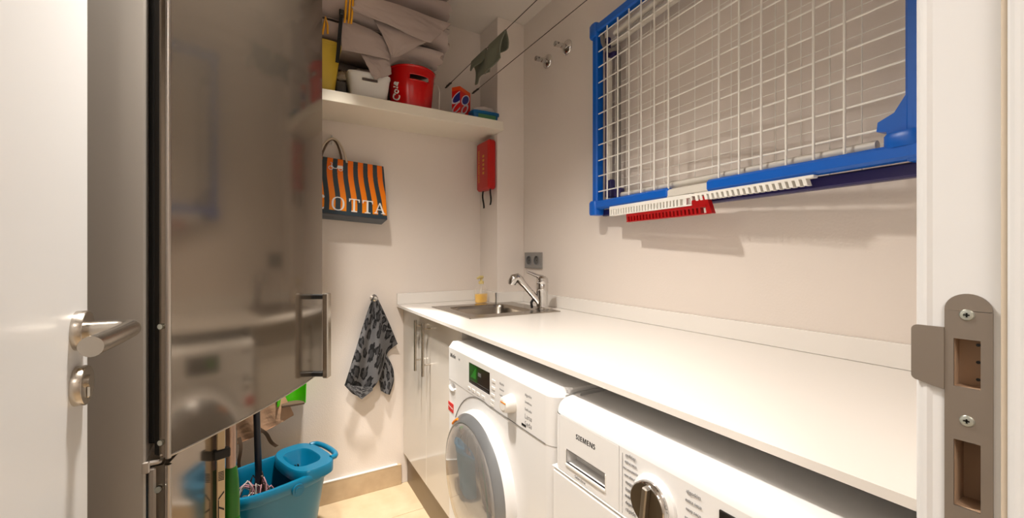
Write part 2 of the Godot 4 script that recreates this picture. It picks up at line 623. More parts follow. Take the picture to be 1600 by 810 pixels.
func room() -> void:
	var g := G.new()
	g.bx(-0.9, 1.289, -0.06, -0.004, -2.209, 1.6)
	var fl := struct("floor", g, M("grout"), "beige stone tiled floor of the laundry room", "floor")
	var zs := [FAR, -1.85, -1.40, -0.95, -0.50, -0.05, 0.40]
	var xs := [-0.8, -0.72, -0.27, 0.18, 0.63, 1.08, SIDE]
	for i in zs.size() - 1:
		for j in xs.size() - 1:
			g = G.new()
			g.bx(xs[j] + 0.0012, xs[j + 1] - 0.0012, -0.012, 0.0, zs[i] + 0.0012, zs[i + 1] - 0.0012, 0.0008)
			part("floor_tile", g, M("stone tile"), fl)
	g = G.new()
	g.bx(-0.9, 1.289, 0, TOP, FAR - 0.1, FAR)
	struct("wall_far", g, M("wall paint"), "warm white painted far wall behind the shelf", "wall")
	g = G.new()
	g.bx(SIDE, SIDE + 0.1, 0, TOP, FAR, 0.02)
	struct("wall_right", g, M("wall paint"), "warm white painted long wall above the worktop", "wall")
	g = G.new()
	g.bx(-0.9, -0.8, 0, TOP, FAR, 0.02)
	struct("wall_left", g, M("wall paint"), "white painted wall behind the fridge", "wall")
	g = G.new()
	g.bx(1.027, SIDE, 0, TOP, FAR, -1.907, 0.002)
	struct("wall_pilaster", g, M("wall paint"), "square white pilaster in the corner beside the shelf", "pilaster")
	g = G.new()
	g.bx(-0.8, -0.30, 0, TOP, -0.125, 0.02)
	g.bx(0.49, SIDE, 0, TOP, -0.125, 0.02)
	g.bx(-0.30, 0.49, 2.09, TOP, -0.125, 0.02)
	struct("wall_front", g, M("wall paint"), "white painted wall around the doorway", "wall")
	g = G.new()
	g.bx(-0.9, 1.289, TOP, TOP + 0.1, FAR - 0.1, 0.02)
	struct("ceiling", g, M("ceiling paint"), "plain white ceiling of the laundry room", "ceiling")
	# stone skirting with a white bead of paint on top
	var sk: MeshInstance3D
	g = G.new()
	g.bx(-0.8, 0.565, 0.100, 0.104, FAR, FAR + 0.013)
	sk = struct("baseboard_far", g, M("white plastic"), "beige stone skirting along the foot of the far wall", "skirting")
	for x in [[-0.8, -0.35], [-0.349, 0.19], [0.191, 0.585]]:
		g = G.new()
		g.bx(x[0], x[1], 0.0, 0.1, FAR, FAR + 0.012, 0.001)
		part("skirting_stone", g, M("stone skirting"), sk)


func hall() -> void:
	var g := G.new()
	g.bx(-1.3, 1.7, -0.06, 0.0, 0.41, 1.7)
	g.bx(-1.3, -0.9, -0.06, 0.0, 0.02, 0.41)
	g.bx(1.289, 1.7, -0.06, 0.0, 0.02, 0.41)
	struct("floor_hall", g, M("stone tile"), "beige tiled floor of the hall behind the doorway", "floor")
	for w in [["wall_hall_left", -1.4, -1.3, 0.02, 1.7], ["wall_hall_right", 1.7, 1.8, 0.02, 1.7], ["wall_hall_back", -1.3, 1.7, 1.6, 1.7]]:
		g = G.new()
		g.bx(w[1], w[2], 0, 2.45, w[3], w[4])
		struct(w[0], g, M("hall paint"), {"wall_hall_left": "white hall wall on the hinge side of the doorway", "wall_hall_right": "white hall wall on the latch side of the doorway", "wall_hall_back": "white hall wall facing the doorway"}[w[0]], "wall")
	g = G.new()
	g.bx(-1.4, -0.9, 0, 2.45, -0.08, 0.02)
	g.bx(1.289, 1.8, 0, 2.45, -0.08, 0.02)
	g.bx(-0.9, 1.289, TOP, 2.45, -0.08, 0.02)
	struct("wall_hall_front", g, M("hall paint"), "white hall wall either side of the doorway", "wall")
	g = G.new()
	g.bx(-1.4, 1.8, 2.45, 2.55, -0.08, 1.7)
	struct("ceiling_hall", g, M("ceiling paint"), "white ceiling of the hall", "ceiling")


func door() -> void:
	# the leaf stands open into the room, hinged at the left jamb
	var t := thing("door_1", "white lacquered door standing open, with a satin steel lever handle", "door", Vector3(-0.22, 0, -0.13), 0, "", "structure")
	var g := G.new()
	g.bx(-0.04, 0.0, 0.008, 2.045, -0.695, 0.0, 0.0015)
	part("leaf", g, M("white lacquer"), t)
	var up := Basis(Vector3(0, 0, 1), -PI / 2)   # lathe axis turned to +x
	g = G.new()
	g.xf = Transform3D(up, Vector3(0, 1.044, -0.655))
	g.lathe([Vector2(0.0265, 0.0), Vector2(0.0265, 0.010), Vector2(0.0255, 0.0115), Vector2(0.012, 0.0115)], 40, false, true)
	part("rosette", g, M("handle steel"), t)
	g = G.new()
	var pth := []
	for k in 5: pth.append(Vector3(0.010 + 0.030 * k / 4.0, 1.044, -0.655))
	for k in 9:
		var a := PI / 2 * (k + 1) / 9.0
		pth.append(Vector3(0.040 + 0.018 * sin(a), 1.044, -0.655 + 0.018 * (1 - cos(a))))
	for k in 8: pth.append(Vector3(0.058 - 0.006 * pow((k + 1) / 8.0, 2), 1.044, -0.637 + 0.128 * (k + 1) / 8.0))
	g.tube(pth, 0.0115, 20)
	part("lever_handle", g, M("handle steel"), t)
	g = G.new()
	g.xf = Transform3D(up, Vector3(0, 0.970, -0.653))
	g.lathe([Vector2(0.0265, 0.0), Vector2(0.0265, 0.010), Vector2(0.0255, 0.0115), Vector2(0.012, 0.0115)], 40, false, true)
	var kr := part("key_rosette", g, M("handle steel"), t)
	g = G.new()
	g.rod(Vector3(0.010, 0.975, -0.653), Vector3(0.0145, 0.975, -0.653), 0.0085, 20)
	g.bx(0.010, 0.0143, 0.953, 0.970, -0.658, -0.648, 0.002)
	part("lock_cylinder", g, M("handle steel"), kr)
	g = G.new()
	for y in [0.25, 1.05, 1.80]: g.rod(Vector3(-0.005, y - 0.05, 0.007), Vector3(-0.005, y + 0.05, 0.007), 0.007, 14)
	part("hinge", g, M("handle steel"), t)
	# hinge-side and head lining of the frame
	g = G.new()
	g.bx(-0.30, -0.262, 0, 2.09, -0.129, 0.022, 0.002)
	g.bx(-0.262, -0.250, 0, 2.05, -0.081, 0.022, 0.003)
	struct("trim_1", g, M("white lacquer"), "white lining of the doorway on the hinge side", "door frame")
	g = G.new()
	g.bx(-0.30, 0.49, 2.052, 2.09, -0.129, 0.022, 0.002)
	struct("trim_2", g, M("white lacquer"), "white head lining above the doorway", "door frame")


func right_jamb() -> void:
	# the latch-side lining: its own frame has x along the wall's thickness (+ towards the hall), y up, z into the doorway
	var t := thing("trim_3", "white latch-side door lining with a steel strike plate let in", "door frame", Vector3(0.45, 0, 0), -PI / 2, "", "structure")
	var latch := [-0.1065, 1.047, -0.0925, 1.083]
	var bolt := [-0.1065, 0.957, -0.0925, 1.007]
	var g := G.new()
	g.pocketed(-0.1185, 0.0, -0.079, 2.05, -0.0006, 0.039, [[latch[0] - 0.0007, latch[1] - 0.0007, latch[2] + 0.0007, latch[3] + 0.0007, 0.0], [bolt[0] - 0.0007, bolt[1] - 0.0007, bolt[2] + 0.0007, bolt[3] + 0.0007, 0.0]])
	part("lining", g, M("white lacquer"), t)
	for h in [latch, bolt]:
		g = G.new()
		var dd := 0.012 if h == latch else 0.022
		g.pocketed(h[0] - 0.0002, h[1] - 0.0002, h[2] + 0.0002, h[3] + 0.0002, -0.0008, dd, [[h[0], h[1], h[2], h[3], dd - 0.0004]])
		part("pocket", g, M("raw wood"), t)
	g = G.new()   # rounded bead on the room side
	var prof := [Vector2(-0.1185, -0.040), Vector2(-0.1185, -0.0006)]
	for k in 7:
		var a := PI / 2 * k / 6.0
		prof.append(Vector2(-0.1215 - 0.0080 * sin(a), 0.0008 - 0.0080 * (1 - cos(a))))
	prof.append(Vector2(-0.1295, -0.040))
	g.xf = Transform3D(Basis(Vector3(1, 0, 0), Vector3(0, 0, 1), Vector3(0, 1, 0)), Vector3.ZERO)
	extrude_up(g, prof, 0.0, 2.05)
	part("bead", g, M("white lacquer"), t)
	g = G.new()   # door stop with a seal in its corner
	prof = [Vector2(-0.079, -0.040), Vector2(0.022, -0.040), Vector2(0.022, 0.012)]
	for k in 5:
		var a := PI / 2 * k / 4.0
		prof.append(Vector2(-0.072 - 0.007 * sin(a), 0.005 + 0.007 * cos(a)))
	g.xf = Transform3D(Basis(Vector3(1, 0, 0), Vector3(0, 0, 1), Vector3(0, 1, 0)), Vector3.ZERO)
	extrude_up(g, prof, 0.0, 2.05)
	part("stop", g, M("white lacquer"), t)
	g = G.new()
	g.rod(Vector3(-0.0805, 0.0, 0.0012), Vector3(-0.0805, 2.05, 0.0012), 0.0022, 10)
	part("seal", g, M("cord"), t)
	# strike plate: rounded head, two openings, a lip reaching over the bead
	var sp := Node3D.new()
	sp.name = "strike_plate"
	t.add_child(sp)
	var y0 := 0.93
	g = G.new()
	g.pocketed(-0.1115, y0, -0.0865, 1.104, 0.0012, 0.0016, [[latch[0], latch[1], latch[2], latch[3], 0.0], [bolt[0], bolt[1], bolt[2], bolt[3], 0.0]])
	var top := [Vector2(-0.1115, 1.104)]
	for k in 17:
		var a := PI - PI * k / 16.0
		top.append(Vector2(-0.099 + 0.0125 * cos(a), 1.1045 + 0.0125 * sin(a)))
	g.slab(top, -0.0004, 0.0012)
	var lip := []
	for c in [[-0.1265, 1.0865, PI / 2], [-0.1265, 1.0505, PI]]:
		for k in 6:
			var a: float = c[2] + PI / 2 * k / 5.0
			lip.append(Vector2(c[0] + 0.004 * cos(a), c[1] + 0.004 * sin(a)))
	lip += [Vector2(-0.117, 1.044), Vector2(-0.1115, 1.043), Vector2(-0.1115, 1.0905)]
	g.slab(lip, 0.0006, 0.0022)
	part("plate", g, M("strike steel"), sp)
	for y in [1.1012, 1.0225]:
		g = G.new()
		g.xf = Transform3D(Basis(Vector3(1, 0, 0), PI / 2), Vector3(-0.0995, y, 0.0012))
		g.lathe([Vector2(0.0042, 0.0), Vector2(0.0036, 0.0010), Vector2(0.0018, 0.0014), Vector2(0.0018, 0.0004)], 24, false, true)
		part("screw", g, M("screw"), sp)
		g = G.new()
		g.bx(-0.1012, -0.0978, y - 0.0005, y + 0.0005, 0.0016, 0.0020)
		g.bx(-0.1000, -0.0990, y - 0.0017, y + 0.0017, 0.0016, 0.0020)
		part("screw_slot", g, M("black plastic"), sp)
	g = G.new()
	for y in [1.078, 1.065, 1.052]: g.rod(Vector3(-0.0965, y, -0.0130), Vector3(-0.0965, y, -0.0118), 0.0012, 10)
	part("pocket_hole", g, M("black plastic"), sp)

# a profile in (x, depth) run from y0 to y1, for a frame whose third axis is up
func extrude_up(g: G, prof: Array, y0: float, y1: float) -> void:
	g.xf = Transform3D()
	var p := PackedVector2Array(prof)
	var area := 0.0
	for i in p.size(): area += p[i].cross(p[(i + 1) % p.size()])
	if area > 0: p.reverse()
	g.sg(-1)
	for i in p.size():
		var a := p[i]
		var b := p[(i + 1) % p.size()]
		g.quad(Vector3(a.x, y0, a.y), Vector3(a.x, y1, a.y), Vector3(b.x, y1, b.y), Vector3(b.x, y0, b.y))
	var ix := Geometry2D.triangulate_polygon(p)
	for i in range(0, ix.size(), 3):
		var q := []
		for k in 3: q.append(Vector3(p[ix[i + k]].x, y1, p[ix[i + k]].y))
		g.out(q, q[0] - Vector3(0, 1, 0))


func worktop() -> void:
	var t := thing("worktop", "long thin white stone worktop over the cabinet and both machines", "worktop", Vector3.ZERO, 0)
	var g := G.new()
	# laid flat: x stays, the plate's y runs along -z
	g.xf = Transform3D(Basis(Vector3(1, 0, 0), Vector3(0, 0, -1), Vector3(0, 1, 0)), Vector3.ZERO)
	g.pocketed(0.564, 0.127, 1.027, 2.108, 0.9, 0.012, [[0.70, 1.50, 1.027, 1.88, 0.0]])
	g.pocketed(1.027, 0.127, 1.188, 1.906, 0.9, 0.012, [[1.027, 1.50, 1.085, 1.88, 0.0]])
	part("slab", g, M("worktop"), t)
	g = G.new()
	g.bx(1.177, 1.188, 0.9005, 0.955, -1.894, -0.127, 0.001)
	part("upstand", g, M("worktop"), t)
	g = G.new()
	g.bx(0.564, 1.014, 0.9005, 0.955, -2.108, -2.097, 0.001)
	part("upstand", g, M("worktop"), t)
	g = G.new()
	g.bx(1.015, 1.026, 0.9005, 0.955, -2.108, -1.895, 0.001)
	g.bx(1.015, 1.188, 0.9005, 0.955, -1.906, -1.895, 0.001)
	part("upstand", g, M("worktop"), t)


func cabinet() -> void:
	var t := thing("base_cabinet", "gloss cream two-door base cabinet under the sink beside the washing machine", "cabinet", Vector3(0.597, 0, 0), -PI / 2)
	# own frame: x = world z, y up, z out of the doors
	var g := G.new()
	g.bx(-2.106, -2.092, 0.15, 0.886, -0.42, -0.020)
	g.bx(-1.388, -1.374, 0.15, 0.886, -0.42, 0.0)
	g.bx(-2.092, -1.388, 0.15, 0.166, -0.42, -0.020)
	part("body", g, M("cabinet gloss"), t)
	var dx := [[-2.105, -1.7565], [-1.7535, -1.3895]]
	for k in 2:
		g = G.new()
		g.bx(dx[k][0], dx[k][1], 0.152, 0.884, -0.019, 0.0, 0.0015)
		var d := part("door", g, M("cabinet gloss"), t)
		var hx: float = [-1.805, -1.703][k]
		g = G.new()
		g.rod(Vector3(hx, 0.640, 0.033), Vector3(hx, 0.862, 0.033), 0.006, 16)
		for y in [0.687, 0.837]: g.rod(Vector3(hx, y, -0.001), Vector3(hx, y, 0.033), 0.004, 12)
		part("bar_handle", g, M("handle steel"), d)
	g = G.new()
	g.bx(-2.105, -1.374, 0.0, 0.148, -0.035, -0.02)
	part("toe_kick", g, M("kick", Color(0.47, 0.39, 0.28), 0.35), t)


func rings_out(g: G, c: Vector3, prof: Array, n := 64, cap := false) -> void:   # profile (radius, distance outwards) about an axis that points to +z
	g.xf = Transform3D(Basis(Vector3(1, 0, 0), PI / 2), c)
	g.lathe(prof, n, false, cap)
	g.xf = Transform3D()


func washer() -> void:
	var t := thing("washing_machine", "white front-loading washing machine with a green lit display, beside the cabinet", "washer", Vector3(0.545, 0, -1.0455), -PI / 2)
	var cx := -0.060
	var cy := 0.490
	var g := G.new()
	g.bx(-0.325, 0.2975, 0.02, 0.846, -0.60, -0.14, 0.004)
	g.bx(-0.325, -0.318, 0.02, 0.835, -0.14, -0.03)
	g.bx(0.290, 0.2975, 0.02, 0.835, -0.14, -0.03)
	g.bx(-0.325, 0.2975, 0.834, 0.846, -0.14, -0.04, 0.003)
	g.bx(-0.29, 0.29, 0.0, 0.03, -0.55, -0.05)
	part("body", g, M("enamel"), t)
	g = G.new()   # front, rounded at its two upright edges
	g.holed(-0.262, 0.04, 0.262, 0.7185, -0.001, cx, cy, 0.178, 0.178)
	curved_edge(g, 1, 0.262, 0.2975, 0.04, 0.7185, -0.001)
	curved_edge(g, -1, 0.3175, 0.325, 0.04, 0.7185, -0.001)
	g.sg(-1)
	g.quad(Vector3(-0.3175, 0.04, -0.001), Vector3(-0.262, 0.04, -0.001), Vector3(-0.262, 0.682, -0.001), Vector3(-0.3175, 0.682, -0.001))
	g.holed(-0.3175, 0.682, -0.262, 0.7185, -0.001, -0.2885, 0.701, 0.0245, 0.0125, 3.0)
	part("front_panel", g, M("enamel"), t)
	g = G.new()   # fascia with a sloping top edge
	g.pocketed(-0.3175, 0.7195, 0.262, 0.829, 0.0, 0.03, [[-0.155, 0.7495, -0.012, 0.8135, 0.002]])
	for e in [[1, 0.262, 0.2975], [-1, 0.3175, 0.325]]:
		var s: int = e[0]
		var xa: float = e[1]
		var xb: float = e[2]
		var r: float = xb - xa
		curved_edge(g, s, xa, xb, 0.7195, 0.829, 0.0)
		var arc := []
		var top := []
		for k in 9:
			var a := PI / 2 * k / 8.0
			arc.append(Vector3(s * (xa + r * sin(a)), 0.829, -r * (1 - cos(a))))
			top.append(Vector3(s * (xa + (r - minf(r, 0.012)) * sin(a)), 0.848, -0.014 - (r - minf(r, 0.012)) * (1 - cos(a))))
		g.sg(-1)
		for k in 8:
			g.out([arc[k], arc[k + 1], top[k + 1], top[k]], Vector3(s * 0.15, 0.78, -0.08))
			g.out([top[k], top[k + 1], Vector3(s * xa, 0.848, -0.05)], Vector3(s * 0.15, 0.78, -0.08))
		g.out([arc[8], top[8], Vector3(s * xb, 0.848, -0.05), Vector3(s * xb, 0.7195, -0.05), Vector3(s * xb, 0.7195, -r)], Vector3(s * 0.15, 0.78, -0.08))
	g.quad(Vector3(-0.3175, 0.829, 0), Vector3(0.262, 0.829, 0), Vector3(0.262, 0.848, -0.014), Vector3(-0.3175, 0.848, -0.014))
	g.quad(Vector3(-0.3175, 0.848, -0.014), Vector3(0.262, 0.848, -0.014), Vector3(0.262, 0.848, -0.05), Vector3(-0.3175, 0.848, -0.05))
	part("control_panel", g, M("enamel"), t)
	# shaped seam between fascia and front, rising over the door
	g = G.new()
	var seam := [Vector3(0.262, 0.7195, 0), Vector3(-0.020, 0.7195, 0)]
	for k in 12:
		var a := lerpf(1.41, 2.62, k / 11.0)
		seam.append(Vector3(cx + 0.2325 * cos(a), cy + 0.2325 * sin(a), 0.0))
	g.tube(seam, 0.0011, 6)
	part("seam", g, M("seam grey"), t)
	# display
	g = G.new()
	g.bx(-0.154, -0.013, 0.7505, 0.8125, -0.002, -0.0008)
	var sc := part("display", g, M("screen dark"), t)
	g = G.new()
	g.bx(-0.150, -0.095, 0.762, 0.809, -0.0009, -0.0004)
	part("lit_field", g, M("screen green"), sc)
	g = G.new()
	g.slab([Vector2(-0.142, 0.771), Vector2(-0.104, 0.771), Vector2(-0.104, 0.806)], -0.0005, -0.0001)
	part("leaf_symbol", g, M("screen leaf"), sc)
	g = G.new()
	for k in 6: g.bx(-0.146 + 0.021 * k, -0.129 + 0.021 * k, 0.7535, 0.7540, -0.0009, -0.0003)
	g.bx(-0.150, -0.018, 0.7615, 0.7620, -0.0009, -0.0003)
	g.bx(-0.090, -0.070, 0.785, 0.796, -0.0009, -0.0005)
	part("display_lines", g, M("print grey"), sc)
	letters(t, "Miele", Vector3(-0.283, 0.8055, 0.0), 0.046, M("print dark"), bold)
	letters(t, "W1", Vector3(-0.228, 0.804, 0.0), 0.012, M("print grey"))
	# recessed pull of the detergent drawer
	g = G.new()
	g.xf = Transform3D(Basis(Vector3(1, 0, 0), PI / 2), Vector3(-0.2885, 0.701, -0.001))
	g.loft([[0.0245, 0.0125, 0.0], [0.0240, 0.0120, -0.012], [0.020, 0.009, -0.020]], 64, 3.0, false, true)
	var dp := part("drawer_pull", g, M("enamel"), t)
	g = G.new()
	g.tube([Vector3(-0.313, 0.699, 0.000), Vector3(-0.308, 0.6905, 0.001), Vector3(-0.2885, 0.6880, 0.002), Vector3(-0.269, 0.6905, 0.001), Vector3(-0.264, 0.699, 0.000)], 0.0028, 8)
	part("lip", g, M("enamel"), dp)
	# push buttons
	for b in [[-0.150, 0.7335], [-0.119, 0.7335], [-0.087, 0.7335], [-0.054, 0.7335], [0.012, 0.796], [0.010, 0.776], [0.008, 0.756], [0.006, 0.738], [0.004, 0.7280]]:
		g = G.new()
		g.bx(b[0] - 0.010, b[0] + 0.010, b[1] - 0.0045, b[1] + 0.0045, -0.001, 0.0018, 0.0012)
		part("button", g, M("white plastic"), t)
	# programme dial
	g = G.new()
	rings_out(g, Vector3(0.112, 0.766, 0.0), [Vector2(0.024, 0.0), Vector2(0.023, 0.006), Vector2(0.020, 0.024), Vector2(0.018, 0.0275), Vector2(0.013, 0.029)], 40, true)
	var kn := part("programme_dial", g, M("white plastic"), t)
	g = G.new()
	g.bx(0.104, 0.128, 0.7720, 0.7745, 0.0272, 0.0297)
	part("pointer", g, M("orange mark"), kn)
	var words_l := ["Rápido", "Oscuros", "Camisas", "Sport", "Outdoor"]
	var words_r := ["Algodón", "Sintéticos", "Delicado", "Lana", "Seda"]
	for k in 5:
		letters(t, words_l[k], Vector3(0.058, 0.800 - 0.0155 * k, 0.0), 0.024, M("print grey"))
		letters(t, words_r[k], Vector3(0.190, 0.806 - 0.0175 * k, 0.0), 0.030, M("print grey"))
	g = G.new()
	g.bx(0.160, 0.180, 0.7265, 0.7325, -0.001, 0.0008, 0.0005)
	part("optical_port", g, M("black plastic"), t)
	g = G.new()
	g.bx(-0.324, -0.280, 0.612, 0.642, -0.0012, 0.0004)
	var sk := part("sticker", g, M("sticker red"), t)
	letters(sk, "HoneyComb", Vector3(-0.302, 0.627, 0.0004), 0.038, M("print white"), sans, Basis(Vector3(0, 0, 1), -0.12))
	# round door: white rim, silver bezel, domed glass, drum behind it
	var d := Node3D.new()
	d.name = "door"
	t.add_child(d)
	g = G.new()
	rings_out(g, Vector3(cx, cy, 0), [Vector2(0.197, -0.002), Vector2(0.195, 0.014), Vector2(0.193, 0.024), Vector2(0.190, 0.028)], 72)
	part("rim", g, M("enamel"), d)
	g = G.new()
	rings_out(g, Vector3(cx, cy, 0), [Vector2(0.190, 0.0275), Vector2(0.188, 0.031), Vector2(0.172, 0.046), Vector2(0.168, 0.048), Vector2(0.164, 0.045)], 72)
	part("bezel", g, M("ring silver"), d)
	g = G.new()
	var dm := []
	for k in 9: dm.append(Vector2(0.166 * cos(PI / 2 * k / 8.4), 0.045 + 0.022 * sin(PI / 2 * k / 8.4)))
	rings_out(g, Vector3(cx, cy, 0), dm, 72, true)
	part("glass", g, M("door glass"), d)
	g = G.new()
	var arc := []
	for k in 7: arc.append(Vector3(cx + 0.178 * cos(2.06 + 0.25 * k / 6.0), cy + 0.178 * sin(2.06 + 0.25 * k / 6.0), 0.0425))
	g.tube(arc, 0.0042, 8)
	part("open_mark", g, M("orange mark"), d)
	g = G.new()   # door well and drum
	rings_out(g, Vector3(cx, cy, 0), [Vector2(0.166, 0.040), Vector2(0.160, 0.010), Vector2(0.150, -0.05), Vector2(0.150, -0.055)], 48)
	part("door_well", g, M("enamel"), t)
	g = G.new()
	rings_out(g, Vector3(cx, cy, 0), [Vector2(0.150, -0.055), Vector2(0.215, -0.06), Vector2(0.215, -0.135), Vector2(0.01, -0.136)], 48)
	part("drum", g, M("satin steel"), t)


func curved_edge(g: G, s: int, xa: float, xb: float, y0: float, y1: float, z: float) -> void:
	var r := xb - xa
	g.sg(40 + s)
	for k in 8:
		var a0 := PI / 2 * k / 8.0
		var a1 := PI / 2 * (k + 1) / 8.0
		var p := Vector3(s * (xa + r * sin(a0)), y0, z - r * (1 - cos(a0)))
		var q := Vector3(s * (xa + r * sin(a1)), y0, z - r * (1 - cos(a1)))
		var h := Vector3(0, y1 - y0, 0)
		if s > 0: g.quad(p, q, q + h, p + h)
		else: g.quad(q, p, p + h, q + h)


func dryer() -> void:
	var t := thing("tumble_dryer", "white tumble dryer with a steel dial, nearest the doorway under the worktop", "dryer", Vector3(0.530, 0, -0.4375), -PI / 2)
	var g := G.new()
	g.bx(-0.2975, 0.2975, 0.02, 0.833, -0.60, -0.032, 0.004)
	g.bx(-0.29, 0.29, 0.0, 0.03, -0.55, -0.05)
	part("body", g, M("enamel"), t)
	g = G.new()   # lower front
	g.bx(-0.2945, 0.2945, 0.06, 0.697, -0.03, 0.004, 0.006)
	part("front_panel", g, M("enamel"), t)
	g = G.new()   # lower edge trim that catches the light
	g.bx(-0.2940, 0.2940, 0.6975, 0.7000, -0.03, 0.004, 0.001)
	part("seam_bead", g, M("white plastic"), t)
	# fascia: flat face, rounded shoulder above; the container drawer sits in its left end
	g = G.new()
	g.sg(-1)
	g.quad(Vector3(-0.0985, 0.7005, 0.002), Vector3(0.2975, 0.7005, 0.002), Vector3(0.2975, 0.8150, 0.001), Vector3(-0.0985, 0.8150, 0.001))
	g.quad(Vector3(-0.0985, 0.7005, -0.03), Vector3(-0.0985, 0.7005, 0.002), Vector3(-0.0985, 0.8150, 0.001), Vector3(-0.0985, 0.8150, -0.03))
	fascia(g, [Vector2(0.8150, 0.001), Vector2(0.823, -0.001), Vector2(0.831, -0.006), Vector2(0.836, -0.015), Vector2(0.838, -0.030), Vector2(0.8385, -0.06)])
	part("control_panel", g, M("enamel"), t)
	var dr := Node3D.new()
	dr.name = "container_drawer"
	t.add_child(dr)
	g = G.new()
	g.xf = Transform3D(Basis(Vector3(1, 0, 0), 0.0), Vector3.ZERO)
	g.pocketed(-0.268, 0.7012, -0.0995, 0.8142, 0.002, 0.032, [[-0.247, 0.7235, -0.134, 0.752, 0.026]])
	g.sg(41)
	for k in 8:   # its rounded left end
		var a0 := PI / 2 * k / 8.0
		var a1 := PI / 2 * (k + 1) / 8.0
		var p := Vector3(-0.268 - 0.0295 * sin(a0), 0.7012, 0.002 - 0.0295 * (1 - cos(a0)))
		var q := Vector3(-0.268 - 0.0295 * sin(a1), 0.7012, 0.002 - 0.0295 * (1 - cos(a1)))
		g.quad(q, p, p + Vector3(0, 0.113, 0), q + Vector3(0, 0.113, 0))
	part("drawer_front", g, M("enamel"), dr)
	g = G.new()
	g.bx(-0.249, -0.132, 0.7165, 0.7235, -0.004, 0.0042, 0.0018)
	g.bx(-0.250, -0.247, 0.7165, 0.750, 0.000, 0.0030, 0.0008)
	g.bx(-0.134, -0.131, 0.7165, 0.750, 0.000, 0.0030, 0.0008)
	part("grip_lip", g, M("white plastic"), dr)
	g = G.new()
	g.bx(-0.247, -0.134, 0.7505, 0.7520, -0.020, 0.0022)
	part("grip_edge", g, M("seam grey"), dr)
	letters(dr, "SIEMENS", Vector3(-0.188, 0.788, 0.002), 0.056, M("print dark"), bold)
	letters(dr, "Selectline", Vector3(-0.204, 0.7075, 0.002), 0.032, M("print grey"))
	# dial: steel face with a raised grip bar and a printed ring of programmes round it
	var kx := -0.022
	var ky := 0.757
	g = G.new()
	rings_out(g, Vector3(kx, ky, 0.001), [Vector2(0.042, 0.0), Vector2(0.041, 0.005), Vector2(0.0345, 0.009)], 48)
	var kn := part("programme_dial", g, M("enamel"), t)
	g = G.new()
	rings_out(g, Vector3(kx, ky, 0.001), [Vector2(0.0345, 0.008), Vector2(0.0340, 0.018), Vector2(0.032, 0.020)], 48)
	part("dial_ring", g, M("chrome"), kn)
	g = G.new()
	rings_out(g, Vector3(kx, ky, 0.001), [Vector2(0.0325, 0.0195), Vector2(0.031, 0.0205)], 48, true)
	part("dial_face", g, M("dial face", Color(0.46, 0.42, 0.36), 0.3, 0.9), kn)
	g = G.new()
	g.xf = Transform3D(Basis(Vector3(0, 0, 1), -0.12), Vector3(kx, ky, 0))
	g.bx(-0.003, 0.007, -0.031, 0.033, 0.020, 0.032, 0.002)
	part("grip_bar", g, M("satin steel"), kn)
	var left := ["enfriar", "extra seco", "seco para guardar", "seco plancha", "mezcla", "toallas", "sintéticos", "deporte", "rápido"]
	for k in left.size():
		letters(t, left[k], Vector3(-0.072, 0.8065 - 0.0115 * k, 0.0022), 0.016 + 0.001 * left[k].length(), M("print pale", Color(0.56, 0.56, 0.57), 0.6))
	var right := ["algodón", "extra seco", "muy seco", "para guardar", "para planchar"]
	for k in right.size():
		letters(t, right[k], Vector3(0.048 - 0.004 * (right.size() - k) * 0, 0.803 - 0.013 * k, 0.0022), 0.016 + 0.001 * right[k].length(), M("print pale"))
	g = G.new()
	for k in 9: g.rod(Vector3(-0.091, 0.8065 - 0.0115 * k, 0.0016), Vector3(-0.091, 0.795 - 0.0115 * k, 0.0022), 0.0004, 6)
	part("printed_line", g, M("print pale"), t)
	g = G.new()
	g.bx(0.088, 0.190, 0.760, 0.803, 0.0, 0.0035, 0.001)
	var ds := part("display", g, M("screen dark"), t)
	g = G.new()
	g.bx(0.096, 0.140, 0.768, 0.795, 0.0035, 0.0038)
	part("digits", g, M("print grey"), ds)

func fascia(g: G, prof: Array) -> void:   # profile (y, z) run along x, its left end curving back
	var cuts := []
	for k in 7:
		var a := PI / 2 * (6 - k) / 6.0
		cuts.append(Vector2(-0.268 - 0.0295 * sin(a), 0.0295 * (1 - cos(a))))
	cuts.append(Vector2(0.2975, 0.0))
	for i in prof.size() - 1:
		g.sg(5)
		for k in cuts.size() - 1:
			var a: Vector2 = prof[i]
			var b: Vector2 = prof[i + 1]
			var p: Vector2 = cuts[k]
			var q: Vector2 = cuts[k + 1]
			g.quad(Vector3(p.x, a.x, a.y - p.y), Vector3(q.x, a.x, a.y - q.y), Vector3(q.x, b.x, b.y - q.y), Vector3(p.x, b.x, b.y - p.y))
	g.sg(-1)
	for i in prof.size() - 1:
		g.out([Vector3(0.2975, prof[i].x, prof[i].y), Vector3(0.2975, prof[i + 1].x, prof[i + 1].y), Vector3(0.2975, prof[0].x, -0.06)], Vector3(0.0, 0.82, -0.03))


